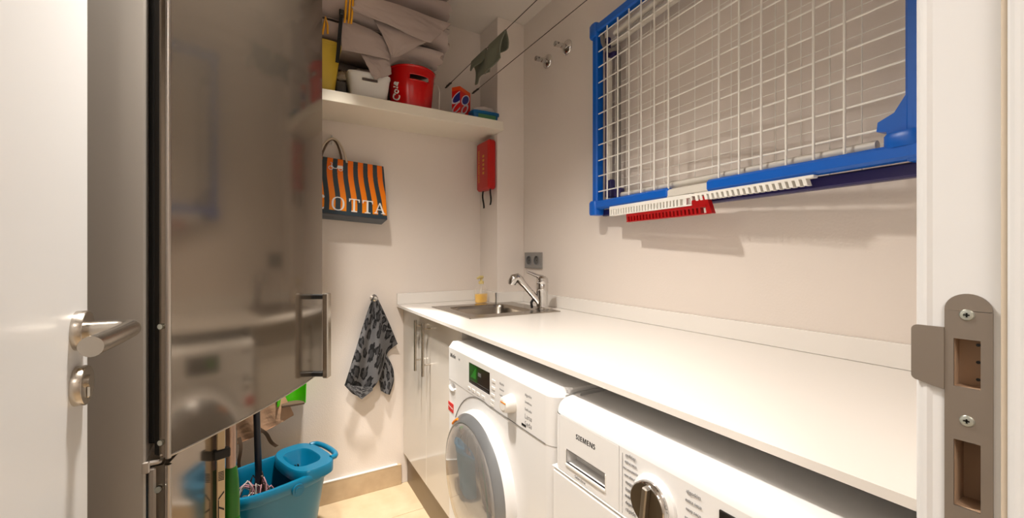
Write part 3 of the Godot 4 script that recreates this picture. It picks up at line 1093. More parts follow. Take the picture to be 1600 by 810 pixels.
func bowed_door(g: G, w: float, y0: float, y1: float, sag: float, th: float, skew := 0.0) -> void:
	# own frame: x from the hinge, z out of the face; a shallow arc with a rounded hinge edge
	var n := 28
	var pts := []
	for i in n + 1:
		var u := float(i) / n
		pts.append(Vector2(w * u, sag * 4.0 * u * (1 - u)))
	var r := 0.006
	for i in n:
		g.sg(3)
		var a: Vector2 = pts[i]
		var b: Vector2 = pts[i + 1]
		g.quad(Vector3(a.x, y0, a.y), Vector3(b.x, y0, b.y), Vector3(b.x, y1, b.y), Vector3(a.x, y1, a.y))
		g.sg(-1)
		g.quad(Vector3(b.x, y0, b.y), Vector3(a.x, y0, a.y), Vector3(a.x, y0, -th), Vector3(b.x, y0, -th))
		g.quad(Vector3(a.x, y1, a.y), Vector3(b.x, y1, b.y), Vector3(b.x, y1, -th), Vector3(a.x, y1, -th))
		g.quad(Vector3(b.x, y0, -th), Vector3(a.x, y0, -th), Vector3(a.x, y1, -th), Vector3(b.x, y1, -th))
	g.quad(Vector3(w, y0, 0), Vector3(w, y0, -th), Vector3(w, y1, -th), Vector3(w, y1, 0))
	g.quad(Vector3(0, y0, -th), Vector3(0, y0, 0), Vector3(0, y1, 0), Vector3(0, y1, -th))
	if skew != 0.0 and r < 0: return


func fridge() -> void:
	var t := thing("fridge_freezer", "tall stainless steel fridge freezer with both doors standing ajar", "fridge", Vector3(-0.190, 0, -1.0), PI / 2)
	# own frame: x = -world z, y up, z = world x
	var g := G.new()
	g.bx(0.0, 0.60, 0.02, 2.0, -0.60, -0.560, 0.004)
	g.bx(0.0, 0.030, 0.02, 2.0, -0.56, 0.0, 0.003)
	g.bx(0.570, 0.60, 0.02, 2.0, -0.56, 0.0, 0.003)
	g.bx(0.030, 0.570, 1.96, 2.0, -0.56, 0.0)
	g.bx(0.030, 0.570, 0.735, 0.775, -0.56, 0.0)
	g.bx(0.030, 0.570, 0.02, 0.08, -0.56, 0.0)
	part("body", g, M("fridge side"), t)
	g = G.new()
	g.bx(0.030, 0.036, 0.775, 1.96, -0.56, -0.001)
	g.bx(0.564, 0.570, 0.775, 1.96, -0.56, -0.001)
	g.bx(0.036, 0.564, 0.775, 1.96, -0.56, -0.55)
	for y in [1.0, 1.25, 1.5]: g.bx(0.036, 0.564, y, y + 0.006, -0.55, -0.06)
	part("liner", g, M("white plastic"), t)
	# upper door, open about thirty degrees
	var ud := Node3D.new()
	ud.name = "upper_door"
	t.add_child(ud)
	ud.position = Vector3(0.0, 0, 0.032)
	ud.rotation.y = deg_to_rad(57.5 - 90.0)
	g = G.new()
	bowed_door(g, 0.588, 0.769, 2.0, 0.022, 0.016)
	part("door_skin", g, M("brushed door steel"), ud)
	g = G.new()
	g.rod(Vector3(0.0, 0.768, 0.001), Vector3(0.0, 2.0, 0.001), 0.0045, 12)
	part("edge_trim", g, M("trim steel"), ud)
	g = G.new()
	g.bx(0.002, 0.586, 0.770, 1.998, -0.030, -0.016, 0.003)
	part("door_core", g, M("core", Color(0.13, 0.115, 0.10), 0.4), ud)
	g = G.new()
	g.bx(0.006, 0.570, 0.79, 1.98, -0.052, -0.030, 0.004)
	part("gasket", g, M("rubber"), ud)
	for y in [0.797, 1.013]:
		g = G.new()
		g.rod(Vector3(0.001, y, -0.012), Vector3(-0.004, y, -0.012), 0.005, 12)
		part("plug", g, M("screw"), ud)
	g = G.new()
	var edge := []
	for k in 17: edge.append(Vector3(0.588 * k / 16.0, 0.7700, 0.0215 * 4.0 * (k / 16.0) * (1 - k / 16.0)))
	g.tube(edge, 0.0022, 6)
	part("lower_trim", g, M("trim steel"), ud)
	# tall square-bar handle on the free edge
	g = G.new()
	g.bx(0.494, 0.518, 0.772, 1.030, 0.046, 0.064, 0.003)
	var bh := part("bar_handle", g, M("handle steel"), ud)
	for y in [0.776, 1.012]:
		g = G.new()
		g.bx(0.497, 0.515, y, y + 0.014, 0.004, 0.047, 0.002)
		part("handle_post", g, M("black plastic"), bh)
	# freezer door, a few degrees open
	var fd := Node3D.new()
	fd.name = "freezer_door"
	t.add_child(fd)
	fd.position = Vector3(0.004, 0, 0.032)
	fd.rotation.y = deg_to_rad(82.0 - 90.0)
	g = G.new()
	bowed_door(g, 0.575, 0.045, 0.7545, 0.006, 0.020)
	part("door_skin", g, M("brushed door steel"), fd)
	g = G.new()
	g.rod(Vector3(0.0, 0.045, 0.0), Vector3(0.0, 0.7545, 0.0), 0.0055, 12)
	part("edge_trim", g, M("trim steel"), fd)
	g = G.new()
	g.bx(-0.004, 0.573, 0.047, 0.753, -0.030, -0.018, 0.003)
	part("door_core", g, M("edge grey", Color(0.60, 0.565, 0.53), 0.4, 0.3), fd)
	g = G.new()
	g.rod(Vector3(-0.002, 0.712, -0.014), Vector3(-0.007, 0.712, -0.014), 0.005, 12)
	part("plug", g, M("screw"), fd)
	# hinge bracket between the doors
	g = G.new()
	g.bx(0.004, 0.050, 0.7560, 0.7660, -0.004, 0.022, 0.003)
	g.bx(-0.001, 0.006, 0.746, 0.768, -0.006, 0.006, 0.002)
	part("hinge", g, M("trim steel"), t)
	g = G.new()
	g.bx(0.02, 0.58, 0.0, 0.02, -0.58, -0.03)
	part("plinth", g, M("black plastic"), t)


func shelf() -> void:
	var g := G.new()
	g.bx(-0.798, 1.026, 1.7705, 1.8155, FAR + 0.0005, -1.84, 0.0015)
	var s := part("shelf", g, M("shelf white"))
	tag(s, "thick white floating shelf across the far wall", "shelf")


func teeth(g: G, x0: float, x1: float, y0: float, y1: float, z0: float, z1: float, pitch: float, duty: float, lean := 0.0) -> void:
	var n := int((x1 - x0) / pitch)
	for k in n:
		var x := x0 + pitch * k
		g.slab([Vector2(x, y1), Vector2(x + pitch * duty, y1), Vector2(x + pitch * duty + lean, y0), Vector2(x + lean, y0)], z0, z1)


func rack() -> void:
	var t := thing("drying_rack", "folded clothes drying rack with blue frame and white wires on the wall", "drying rack", Vector3(1.125, 1.322, -1.285), deg_to_rad(-94.69))
	# own frame: x along the rack towards the door, y up, z away from the wall
	var L := 1.000
	var H := 0.730
	var g := G.new()
	g.bx(0.0, 0.030, 0.0, H, -0.030, 0.006, 0.005)
	part("side_rail", g, M("blue plastic"), t)
	g = G.new()
	g.bx(L - 0.024, L, 0.0, H, -0.030, 0.006, 0.005)
	part("side_rail", g, M("blue plastic"), t)
	g = G.new()
	g.bx(0.0, L, H - 0.034, H, -0.030, 0.008, 0.005)
	part("top_rail", g, M("blue plastic"), t)
	g = G.new()
	g.bx(-0.006, 0.395, 0.004, 0.036, -0.024, 0.010, 0.006)
	part("bottom_rail", g, M("blue plastic"), t)
	g = G.new()
	g.bx(0.535, L + 0.004, 0.004, 0.036, -0.024, 0.010, 0.006)
	part("bottom_rail", g, M("blue plastic"), t)
	g = G.new()
	g.bx(0.385, 0.545, 0.003, 0.030, -0.022, 0.006, 0.004)
	part("centre_sleeve", g, M("tube white"), t)
	for c in [[0.010, 0.010, -0.010], [0.012, H - 0.02, -0.010]]:   # moulded corner lugs
		g = G.new()
		g.loft([[0.020, 0.024, c[1] - 0.028, c[0], c[2]], [0.023, 0.026, c[1] - 0.02, c[0], c[2]], [0.023, 0.026, c[1] + 0.02, c[0], c[2]], [0.018, 0.022, c[1] + 0.028, c[0], c[2]]], 20, 4.0, true, true)
		part("corner_lug", g, M("blue plastic"), t)
	g = G.new()   # hinge foot at the near lower corner
	g.slab([Vector2(L - 0.068, 0.068), Vector2(L - 0.066, 0.086), Vector2(L - 0.040, 0.098), Vector2(L - 0.022, 0.128), Vector2(L - 0.01, 0.128), Vector2(L - 0.01, 0.036), Vector2(L - 0.05, 0.036), Vector2(L - 0.052, 0.064)], -0.028, 0.004)
	g.loft([[0.028, 0.020, 0.030, L - 0.028, -0.008], [0.030, 0.022, 0.036, L - 0.028, -0.008], [0.030, 0.022, 0.054, L - 0.028, -0.008], [0.026, 0.018, 0.060, L - 0.028, -0.008]], 24, 3.0, true, true)
	part("hinge_foot", g, M("blue plastic"), t)
	g = G.new()   # dark rails of the second leaf behind
	g.bx(0.02, 0.17, -0.022, 0.004, -0.050, -0.026, 0.004)
	part("rear_rail", g, M("navy plastic"), t)
	g = G.new()
	g.bx(0.50, L, -0.026, 0.003, -0.050, -0.022, 0.004)
	part("rear_rail", g, M("navy plastic"), t)
	g = G.new()
	g.bx(0.034, 0.052, 0.05, H - 0.05, -0.050, -0.030, 0.004)
	part("rear_rail", g, M("navy plastic"), t)
	# wires: front leaf, then the leaf folded behind it
	for k in 14:
		if k == 6 or k == 7: continue
		g = G.new()
		g.rod(Vector3(0.088 + 0.0605 * k, 0.020, 0.0), Vector3(0.088 + 0.0605 * k, H - 0.02, 0.0), 0.0028, 8)
		part("wire", g, M("wire coat"), t)
	for k in 11:
		g = G.new()
		g.rod(Vector3(0.024, 0.073 + 0.061 * k, -0.004), Vector3(L - 0.024, 0.073 + 0.061 * k, -0.004), 0.0024, 8)
		part("wire", g, M("wire coat"), t)
	for k in 14:
		g = G.new()
		g.rod(Vector3(0.088 + 0.0615 * k, 0.0, -0.040), Vector3(0.088 + 0.0615 * k, H - 0.03, -0.040), 0.0013, 6)
		part("rear_wire", g, M("wire coat"), t)
	for k in 11:
		g = G.new()
		g.rod(Vector3(0.044, 0.052 + 0.061 * k, -0.043), Vector3(L - 0.02, 0.052 + 0.061 * k, -0.043), 0.0011, 6)
		part("rear_wire", g, M("wire coat"), t)
	# folded legs
	g = G.new()
	g.rod(Vector3(0.072, 0.10, -0.026), Vector3(0.072, H - 0.13, -0.026), 0.0095, 14)
	part("leg", g, M("tube white"), t)
	g = G.new()
	g.rod(Vector3(0.118, 0.06, -0.030), Vector3(0.118, H - 0.16, -0.030), 0.0085, 14)
	part("leg", g, M("tube grey"), t)
	for y in [[H - 0.062, 0.10, 0.62, 0.011], [H - 0.100, 0.085, 0.90, 0.010]]:
		g = G.new()
		g.rod(Vector3(y[1], y[0], -0.028), Vector3(y[2], y[0] + 0.012, -0.028), y[3], 14)
		part("leg", g, M("tube white"), t)
	g = G.new()
	g.rod(Vector3(0.14, 0.048, -0.028), Vector3(0.92, 0.048, -0.028), 0.0105, 14)
	part("leg", g, M("tube white"), t)
	g = G.new()
	g.tube([Vector3(0.040, H - 0.040, -0.012), Vector3(0.046, H - 0.075, -0.012), Vector3(0.060, H - 0.105, -0.014), Vector3(0.085, H - 0.125, -0.018), Vector3(0.130, H - 0.130, -0.022)], 0.0085, 12)
	part("bent_leg", g, M("tube grey"), t)
	for b in [[0.060, 0.086, 0.045, 0.115], [0.104, 0.140, 0.040, 0.075], [0.050, 0.110, H - 0.150, H - 0.115]]:
		g = G.new()
		g.bx(b[0], b[1], b[2], b[3], -0.042, -0.016, 0.004)
		part("leg_socket", g, M("navy plastic"), t)
	# hanger combs clipped along the bottom
	g = G.new()
	g.bx(0.115, 0.490, -0.008, 0.004, -0.004, 0.012, 0.001)
	g.bx(0.115, 0.490, -0.031, -0.027, -0.004, 0.012, 0.001)
	g.bx(0.455, 0.490, -0.031, 0.004, -0.004, 0.010, 0.001)
	teeth(g, 0.115, 0.458, -0.029, -0.006, -0.003, 0.011, 0.0135, 0.52)
	part("comb", g, M("wire coat"), t, "white hanger comb")
	g = G.new()
	g.bx(0.205, 0.545, -0.040, -0.0315, -0.006, 0.010, 0.001)
	g.bx(0.205, 0.545, -0.0595, -0.0565, -0.006, 0.010, 0.001)
	g.slab([Vector2(0.470, -0.032), Vector2(0.470, 0.002), Vector2(0.478, 0.002), Vector2(0.486, -0.016), Vector2(0.520, -0.016), Vector2(0.530, -0.006), Vector2(0.540, -0.010), Vector2(0.558, -0.059), Vector2(0.540, -0.059), Vector2(0.535, -0.032)], -0.006, 0.010)
	teeth(g, 0.205, 0.535, -0.058, -0.036, -0.005, 0.009, 0.0145, 0.55, 0.003)
	part("comb", g, M("comb red"), t, "red hanger comb")
	g = G.new()
	g.bx(0.490, 0.820, -0.004, 0.003, -0.006, 0.011, 0.001)
	teeth(g, 0.500, 0.815, -0.019, -0.003, -0.006, 0.011, 0.0155, 0.55, 0.005)
	part("comb", g, M("wire coat"), t, "white hanger comb")


func sink_things() -> void:
	# sink, let into the worktop
	var t := thing("sink", "square stainless steel sink set in the white worktop", "sink", Vector3(0.890, 0.9, -1.69))
	var g := G.new()
	g.xf = Transform3D(Basis(Vector3(1, 0, 0), Vector3(0, 0, -1), Vector3(0, 1, 0)), Vector3.ZERO)
	g.holed(-0.215, -0.215, 0.215, 0.215, 0.004, -0.020, 0.0, 0.150, 0.150, 6.0, 96)
	g.xf = Transform3D()
	g.sg(-1)
	for e in [[-0.215, -0.213, -0.215, 0.215], [0.213, 0.215, -0.215, 0.215], [-0.215, 0.215, -0.215, -0.213], [-0.215, 0.215, 0.213, 0.215]]:
		g.bx(e[0], e[1], 0.0003, 0.0042, e[2], e[3])
	part("rim", g, M("sink steel"), t)
	g = G.new()
	g.loft([[0.010, 0.010, -0.150, -0.02], [0.120, 0.120, -0.148, -0.02], [0.136, 0.136, -0.136, -0.02], [0.142, 0.142, -0.012, -0.02], [0.146, 0.146, -0.0005, -0.02], [0.150, 0.150, 0.004, -0.02]].map(func(r): return r).duplicate(), 96, 6.0)
	var bowl := flip(g)
	part("bowl", bowl, M("sink steel"), t)
	g = G.new()
	g.lathe([Vector2(0.040, 0.0), Vector2(0.036, 0.004), Vector2(0.020, 0.002)], 32, false, true)
	var dn := part("drain", g, M("chrome"), t)
	dn.position = Vector3(-0.02, -0.149, 0)
	# mixer tap on the rear rim
	var p := thing("mixer_tap", "chrome mixer tap with a pull-out spout behind the sink", "tap", Vector3(1.072, 0.9044, -1.567))
	g = G.new()
	g.lathe([Vector2(0.030, 0.0), Vector2(0.030, 0.006), Vector2(0.026, 0.010), Vector2(0.026, 0.072), Vector2(0.0272, 0.074), Vector2(0.0272, 0.110), Vector2(0.026, 0.112), Vector2(0.028, 0.118), Vector2(0.026, 0.138), Vector2(0.014, 0.148)], 32, false, true)
	part("column", g, M("chrome"), p)
	g = G.new()
	g.tube([Vector3(0.004, 0.142, 0.0), Vector3(-0.02, 0.148, -0.005), Vector3(-0.048, 0.160, -0.012), Vector3(-0.070, 0.168, -0.017)], [0.010, 0.009, 0.007, 0.0055], 14)
	part("lever", g, M("chrome"), p)
	g = G.new()
	g.tube([Vector3(-0.006, 0.022, 0.0), Vector3(-0.030, 0.050, -0.007), Vector3(-0.075, 0.103, -0.020), Vector3(-0.088, 0.118, -0.024)], [0.016, 0.0145, 0.0135, 0.0145], 20)
	part("spout", g, M("chrome"), p)
	g = G.new()
	g.tube([Vector3(-0.084, 0.113, -0.023), Vector3(-0.100, 0.133, -0.028), Vector3(-0.112, 0.142, -0.031), Vector3(-0.126, 0.139, -0.034), Vector3(-0.134, 0.124, -0.036), Vector3(-0.136, 0.112, -0.0365)], [0.0145, 0.018, 0.020, 0.021, 0.0205, 0.017], 20)
	part("spray_head", g, M("chrome"), p)
	g = G.new()
	g.tube([Vector3(-0.036, 0.050, -0.010), Vector3(-0.050, 0.030, -0.012), Vector3(-0.046, 0.006, -0.012)], 0.006, 10)
	part("hose", g, M("black plastic"), p)
	# soap bottle
	var s := thing("soap_bottle", "clear soap pump bottle half full of amber liquid beside the sink", "soap bottle", Vector3(0.958, 0.9005, -1.955), 0.5)
	g = G.new()
	g.loft([[0.036, 0.020, 0.0], [0.041, 0.024, 0.006], [0.042, 0.025, 0.05], [0.040, 0.024, 0.072], [0.028, 0.018, 0.086], [0.012, 0.012, 0.094], [0.012, 0.012, 0.106]], 32, 2.6, true)
	part("bottle", g, M("clear plastic"), s)
	g = G.new()
	g.loft([[0.034, 0.018, 0.002], [0.039, 0.022, 0.007], [0.040, 0.023, 0.047]], 32, 2.6, true, true)
	part("liquid", g, M("amber soap"), s)
	g = G.new()
	g.lathe([Vector2(0.014, 0.098), Vector2(0.014, 0.112), Vector2(0.006, 0.114), Vector2(0.0045, 0.128)], 20, true, true)
	g.tube([Vector3(0.010, 0.132, 0), Vector3(-0.01, 0.133, 0), Vector3(-0.034, 0.127, 0.0)], [0.009, 0.008, 0.005], 10)
	part("pump", g, M("pump", Color(0.86, 0.78, 0.52), 0.3), s)
	g = G.new()
	g.rod(Vector3(0, 0.048, 0), Vector3(0, 0.10, 0), 0.004, 8)
	part("dip_tube", g, M("white plastic"), s)
	# double socket
	var o := thing("wall_socket", "grey double wall socket behind the tap", "socket", Vector3(SIDE, 1.1195, -1.8105), -PI / 2)
	g = G.new()
	for k in [-1, 1]: g.holed(minf(0, k * 0.0765), -0.0405, maxf(0, k * 0.0765), 0.0405, 0.009, k * 0.0355, 0, 0.0215, 0.0215)
	g.bx(-0.0765, 0.0765, 0.0395, 0.0405, 0.0, 0.009)
	g.bx(-0.0765, 0.0765, -0.0405, -0.0395, 0.0, 0.009)
	g.bx(-0.0765, -0.0755, -0.0405, 0.0405, 0.0, 0.009)
	g.bx(0.0755, 0.0765, -0.0405, 0.0405, 0.0, 0.009)
	part("plate", g, M("socket grey"), o)
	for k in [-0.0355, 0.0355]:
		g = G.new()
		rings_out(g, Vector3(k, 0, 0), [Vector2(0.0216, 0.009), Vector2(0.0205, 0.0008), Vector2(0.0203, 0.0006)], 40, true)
		var w := part("outlet", g, M("socket recess shade", Color(0.42, 0.41, 0.40), 0.45), o)  # shade of the recess put into the colour, darker than the plate
		g = G.new()
		rings_out(g, Vector3(k, 0, 0), [Vector2(0.0255, 0.0085), Vector2(0.0250, 0.0118), Vector2(0.0222, 0.0118), Vector2(0.0215, 0.0090)], 32)
		part("outlet_ring", g, M("ring silver"), o)
		g = G.new()
		for q in [-0.0095, 0.0095]: g.rod(Vector3(k + q, 0, 0.0005), Vector3(k + q, 0, 0.0014), 0.0030, 12)
		part("contact", g, M("black plastic"), w)


func flip(g: G) -> G:   # the same faces seen from the other side
	var a := g.st.commit_to_arrays()
	var v: PackedVector3Array = a[Mesh.ARRAY_VERTEX]
	var r := G.new()
	r.sg(1)
	for i in range(0, v.size(), 3):
		r.st.add_vertex(v[i]); r.st.add_vertex(v[i + 2]); r.st.add_vertex(v[i + 1])
	return r


func wall_things() -> void:
	# two stop valves high on the long wall
	var labels := ["chrome stop valve on the long wall, closer to the blue rack", "chrome stop valve on the long wall, closer to the pilaster"]
	for k in 2:
		var t := thing("stop_valve", labels[k], "valve", Vector3(SIDE, 2.097 - 0.003 * k, [-1.535, -1.690][k]), -PI / 2, "chrome stop valves")
		var g := G.new()
		rings_out(g, Vector3.ZERO, [Vector2(0.034, 0.0), Vector2(0.033, 0.004), Vector2(0.026, 0.010), Vector2(0.013, 0.013)], 32, true)
		part("flange", g, M("chrome"), t)
		g = G.new()
		rings_out(g, Vector3.ZERO, [Vector2(0.012, 0.012), Vector2(0.012, 0.036), Vector2(0.009, 0.038), Vector2(0.009, 0.046), Vector2(0.0125, 0.048), Vector2(0.0125, 0.068), Vector2(0.010, 0.070)], 8, true)
		part("stem", g, M("chrome"), t)
		g = G.new()
		g.rod(Vector3(0, 0, 0.058), Vector3(0.0135, 0, 0.058), 0.0028, 10)
		part("grub_screw", g, M("black plastic"), t)
	# fire blanket case on the pilaster's side
	var f := thing("fire_blanket", "narrow red fire blanket case hanging under the shelf end", "fire blanket", Vector3(1.0265, 1.487, -1.985), -PI / 2)
	var g := G.new()
	g.bx(-0.072, 0.070, 0.0, 0.256, 0.001, 0.048, 0.010)
	part("case", g, M("red box"), f)
	for k in 2:
		g = G.new()
		var x: float = [-0.030, 0.060][k]
		var l: float = [0.095, 0.085][k]
		var lean: float = [0.0, -0.012][k]
		g.sheet(func(u, v): return Vector3(x + lean * v + 0.016 * (u - 0.5), 0.004 - l * v, 0.026 + 0.004 * sin(v * 5.0 + k)), 2, 8, 0.0015)
		part("pull_strap", g, M("strap black"), f)
	letters(f, "MANTA IGNÍFUGA", Vector3(-0.040, 0.128, 0.048), 0.17, M("gold print"), bold, Basis(Vector3(0, 0, 1), -PI / 2))
	g = G.new()
	for k in 5: g.bx(0.004, 0.022, 0.17 - 0.022 * k, 0.182 - 0.022 * k, 0.0478, 0.0485)
	part("pictogram", g, M("gold print"), f)
	# gift bag on its hook
	var h := thing("bag_hook", "small white wall hook holding the striped gift bag", "hook", Vector3(0.262, 1.672, FAR))
	g = G.new()
	g.bx(-0.010, 0.010, -0.016, 0.016, 0.0, 0.004, 0.001)
	g.tube([Vector3(0, -0.006, 0.002), Vector3(0, -0.012, 0.012), Vector3(0, -0.006, 0.019), Vector3(0, 0.006, 0.020)], 0.0035, 8)
	g.tube([Vector3(0, 0.010, 0.002), Vector3(0, 0.020, 0.008), Vector3(0, 0.030, 0.010)], 0.003, 8)
	part("hook_body", g, M("white plastic"), h)
	var b := thing("gift_bag", "orange and navy striped paper gift bag hanging on the far wall", "gift bag", Vector3(0.262, 1.668, FAR + 0.02))
	b.rotation.z = deg_to_rad(-3.5)
	g = G.new()   # printed front, a little puffed
	var w2 := 0.243
	var yt := -0.080
	var yb := -0.342
	g.sheet(func(u, v): return Vector3(lerpf(-w2, w2, u) * lerpf(0.955, 1.01, v), lerpf(yt, yb, v), 0.020 + 0.085 * pow(v, 0.8) + 0.006 * sin(u * PI) * sin(v * PI)), 24, 16, 0.0012)
	part("front", g, M("striped print"), b)
	g = G.new()
	g.sheet(func(u, v): return Vector3(lerpf(w2, -w2, u) * lerpf(0.955, 1.0, v), lerpf(yt, yb - 0.015, v), 0.004), 4, 4, 0.0012)
	part("back", g, M("navy paper"), b)
	for s in [-1, 1]:
		g = G.new()
		g.sheet(func(u, v):
			var zf := 0.019 + 0.085 * pow(v, 0.8)
			var fold: float = -s * 0.022 * (1.0 - v) * (1.0 - absf(u * 2 - 1))
			return Vector3(s * w2 * lerpf(0.955, 1.01, v) + fold, lerpf(yt, yb - 0.015 * (u if s > 0 else 1 - u), v), lerpf(zf, 0.004, u) if s > 0 else lerpf(0.004, zf, u)), 8, 10, 0.0012)
		part("side_gusset", g, M("navy paper"), b)
	g = G.new()
	g.sheet(func(u, v): return Vector3(lerpf(-w2, w2, u) * 1.005, lerpf(yb, yb - 0.015, v), lerpf(0.104, 0.004, v)), 8, 4, 0.0015)
	var bt := part("bottom", g, M("navy paper"), b)
	g = G.new()
	for s in [-1, 1]:
		g.rod(Vector3(s * w2, yb - 0.001, 0.103), Vector3(s * (w2 - 0.085), yb - 0.0075, 0.054), 0.0006, 5)
		g.rod(Vector3(s * w2, yb - 0.0155, 0.005), Vector3(s * (w2 - 0.085), yb - 0.0075, 0.054), 0.0006, 5)
	g.rod(Vector3(-w2 + 0.085, yb - 0.0078, 0.054), Vector3(w2 - 0.085, yb - 0.0078, 0.054), 0.0006, 5)
	part("fold_line", g, M("fold", Color(0.22, 0.29, 0.35), 0.5), bt)
	g = G.new()
	g.sheet(func(u, v): return Vector3(lerpf(-0.035, 0.030, u), lerpf(yb - 0.0060, yb - 0.0105, v), lerpf(0.070, 0.040, v)), 1, 1, 0.0006)
	var bl := part("barcode_label", g, M("print white"), bt)
	g = G.new()
	for k in 9: g.rod(Vector3(-0.028 + 0.006 * k, yb - 0.0072, 0.064), Vector3(-0.028 + 0.006 * k, yb - 0.0108, 0.044), 0.0009, 4)
	part("barcode", g, M("print dark"), bl)
	var tilt := Basis(Vector3(1, 0, 0), -atan2(0.235, 1.0))
	var word := "SCOTTA"
	var lx := [-0.120, -0.050, 0.030, 0.098, 0.156, 0.210]
	for k in 6:
		letters(b, word[k], Vector3(lx[k], -0.296, 0.1030), [0.036, 0.047, 0.053, 0.046, 0.046, 0.050][k], M("print white"), serif, tilt)
	# the little scooter printed above it
	g = G.new()
	g.xf = Transform3D(tilt.orthonormalized(), Vector3(0.016, -0.122, 0.0470))
	for x in [-0.020, 0.022]:
		var ring := []
		for k in 16: ring.append(Vector3(x + 0.0085 * cos(TAU * k / 16), -0.008 + 0.0085 * sin(TAU * k / 16), 0.001))
		g.tube(ring, 0.0015, 5, true)
	g.tube([Vector3(-0.022, 0.018, 0.001), Vector3(-0.015, 0.016, 0.001), Vector3(-0.018, -0.006, 0.001)], 0.0016, 5)
	g.tube([Vector3(-0.016, 0.004, 0.001), Vector3(-0.008, -0.008, 0.001), Vector3(0.006, -0.008, 0.001), Vector3(0.010, 0.006, 0.001), Vector3(0.030, 0.007, 0.001)], 0.002, 5)
	g.slab([Vector2(0.008, 0.004), Vector2(0.032, 0.004), Vector2(0.030, -0.006), Vector2(0.010, -0.008)], 0.0, 0.0015)
	part("scooter_print", g, M("print white"), b)
	for s in 2:
		g = G.new()
		var z: float = [0.026, 0.008][s]
		var hp := []
		for k in 13:
			var u := k / 12.0
			hp.append(Vector3(lerpf(-0.062, 0.066, u) * (1.0 if s == 0 else 0.72), -0.092 + 0.102 * sin(u * PI) ** 0.8, z + 0.004 * sin(u * 9.0)))
		g.tube(hp, 0.0046, 10)
		part("rope_handle", g, M("cord" if s == 0 else "cord brown"), b)
	# towel on its hook
	var k2 := thing("towel_hook", "round chrome wall hook holding the leopard print towel", "hook", Vector3(0.452, 0.938, FAR))
	g = G.new()
	g.lathe([Vector2(0.018, 0.0), Vector2(0.018, 0.004), Vector2(0.007, 0.007), Vector2(0.0065, 0.028), Vector2(0.013, 0.032), Vector2(0.013, 0.036), Vector2(0.009, 0.038)], 24, false, true)
	part("peg", flat_out(g), M("chrome"), k2)
	towel()


func flat_out(g: G) -> G:   # a lathed shape laid over so that its axis points to +z
	var a := g.st.commit_to_arrays()
	var v: PackedVector3Array = a[Mesh.ARRAY_VERTEX]
	var r := G.new()
	r.sg(-1)
	var b := Basis(Vector3(1, 0, 0), PI / 2)
	for p in v: r.st.add_vertex(b * p)
	return r


func towel() -> void:
	var t := thing("hand_towel", "grey and black leopard print hand towel hung from one corner", "towel", Vector3(0.452, 0.935, FAR))
	# bottom edge of the main fall, left to right, then the tail behind it on the right
	var low := [Vector2(-0.140, -0.385), Vector2(-0.105, -0.432), Vector2(-0.060, -0.470), Vector2(-0.020, -0.425), Vector2(0.018, -0.372), Vector2(0.060, -0.265), Vector2(0.104, -0.222)]
	var g := G.new()
	var f := func(u: float, v: float) -> Vector3:
		var s := u * (low.size() - 1)
		var i := mini(int(s), low.size() - 2)
		var e: Vector2 = low[i].lerp(low[i + 1], s - i)
		var spread := pow(v, 0.92)
		var x := lerpf((u - 0.5) * 0.022, e.x, spread)
		var y := lerpf(0.008 - 0.006 * absf(u - 0.5), e.y, v)
		var z := 0.026 + 0.020 * sin(v * 2.4) + (0.006 + 0.014 * v) * sin(u * 12.0 + 0.8 * v) * minf(v * 3.0, 1.0)
		return Vector3(x, y, z)
	g.sheet(f, 40, 40, 0.003)
	part("cloth", g, M("leopard towel"), t)
	g = G.new()
	var f2 := func(u: float, v: float) -> Vector3:
		var a := Vector2(-0.030, -0.10).lerp(Vector2(0.030, -0.450), v)
		var b := Vector2(0.030, -0.10).lerp(Vector2(0.074, -0.470), v)
		if v > 0.45:
			var q := (v - 0.45) / 0.55
			b = Vector2(0.050, -0.266).lerp(Vector2(0.072, -0.475), q) + Vector2(0.030 * sin(q * PI), 0)
		var p := a.lerp(b, u)
		return Vector3(p.x, p.y, 0.014 + 0.008 * sin(u * 7.0 + v * 3.0) * v + 0.006)
	g.sheet(f2, 16, 30, 0.003)
	part("tail", g, M("leopard towel"), t)
	g = G.new()
	var hem := []
	for k in 41:
		hem.append(f.call(k / 40.0, 0.992) + Vector3(0, -0.001, -0.0015))
	g.tube(hem, 0.0036, 6)
	part("hem", g, M("towel hem"), t)
	g = G.new()   # corner of the hem that turns over and shows its dark back
	g.sheet(func(u, v): return Vector3(lerpf(-0.138, -0.018, u), lerpf(-0.386, -0.412, u) - v * 0.060 * (1.0 - absf(u * 2.0 - 1.15) / 1.15), 0.058 + 0.004 * v), 12, 6, 0.003)
	part("turned_corner", g, M("leopard towel"), t)


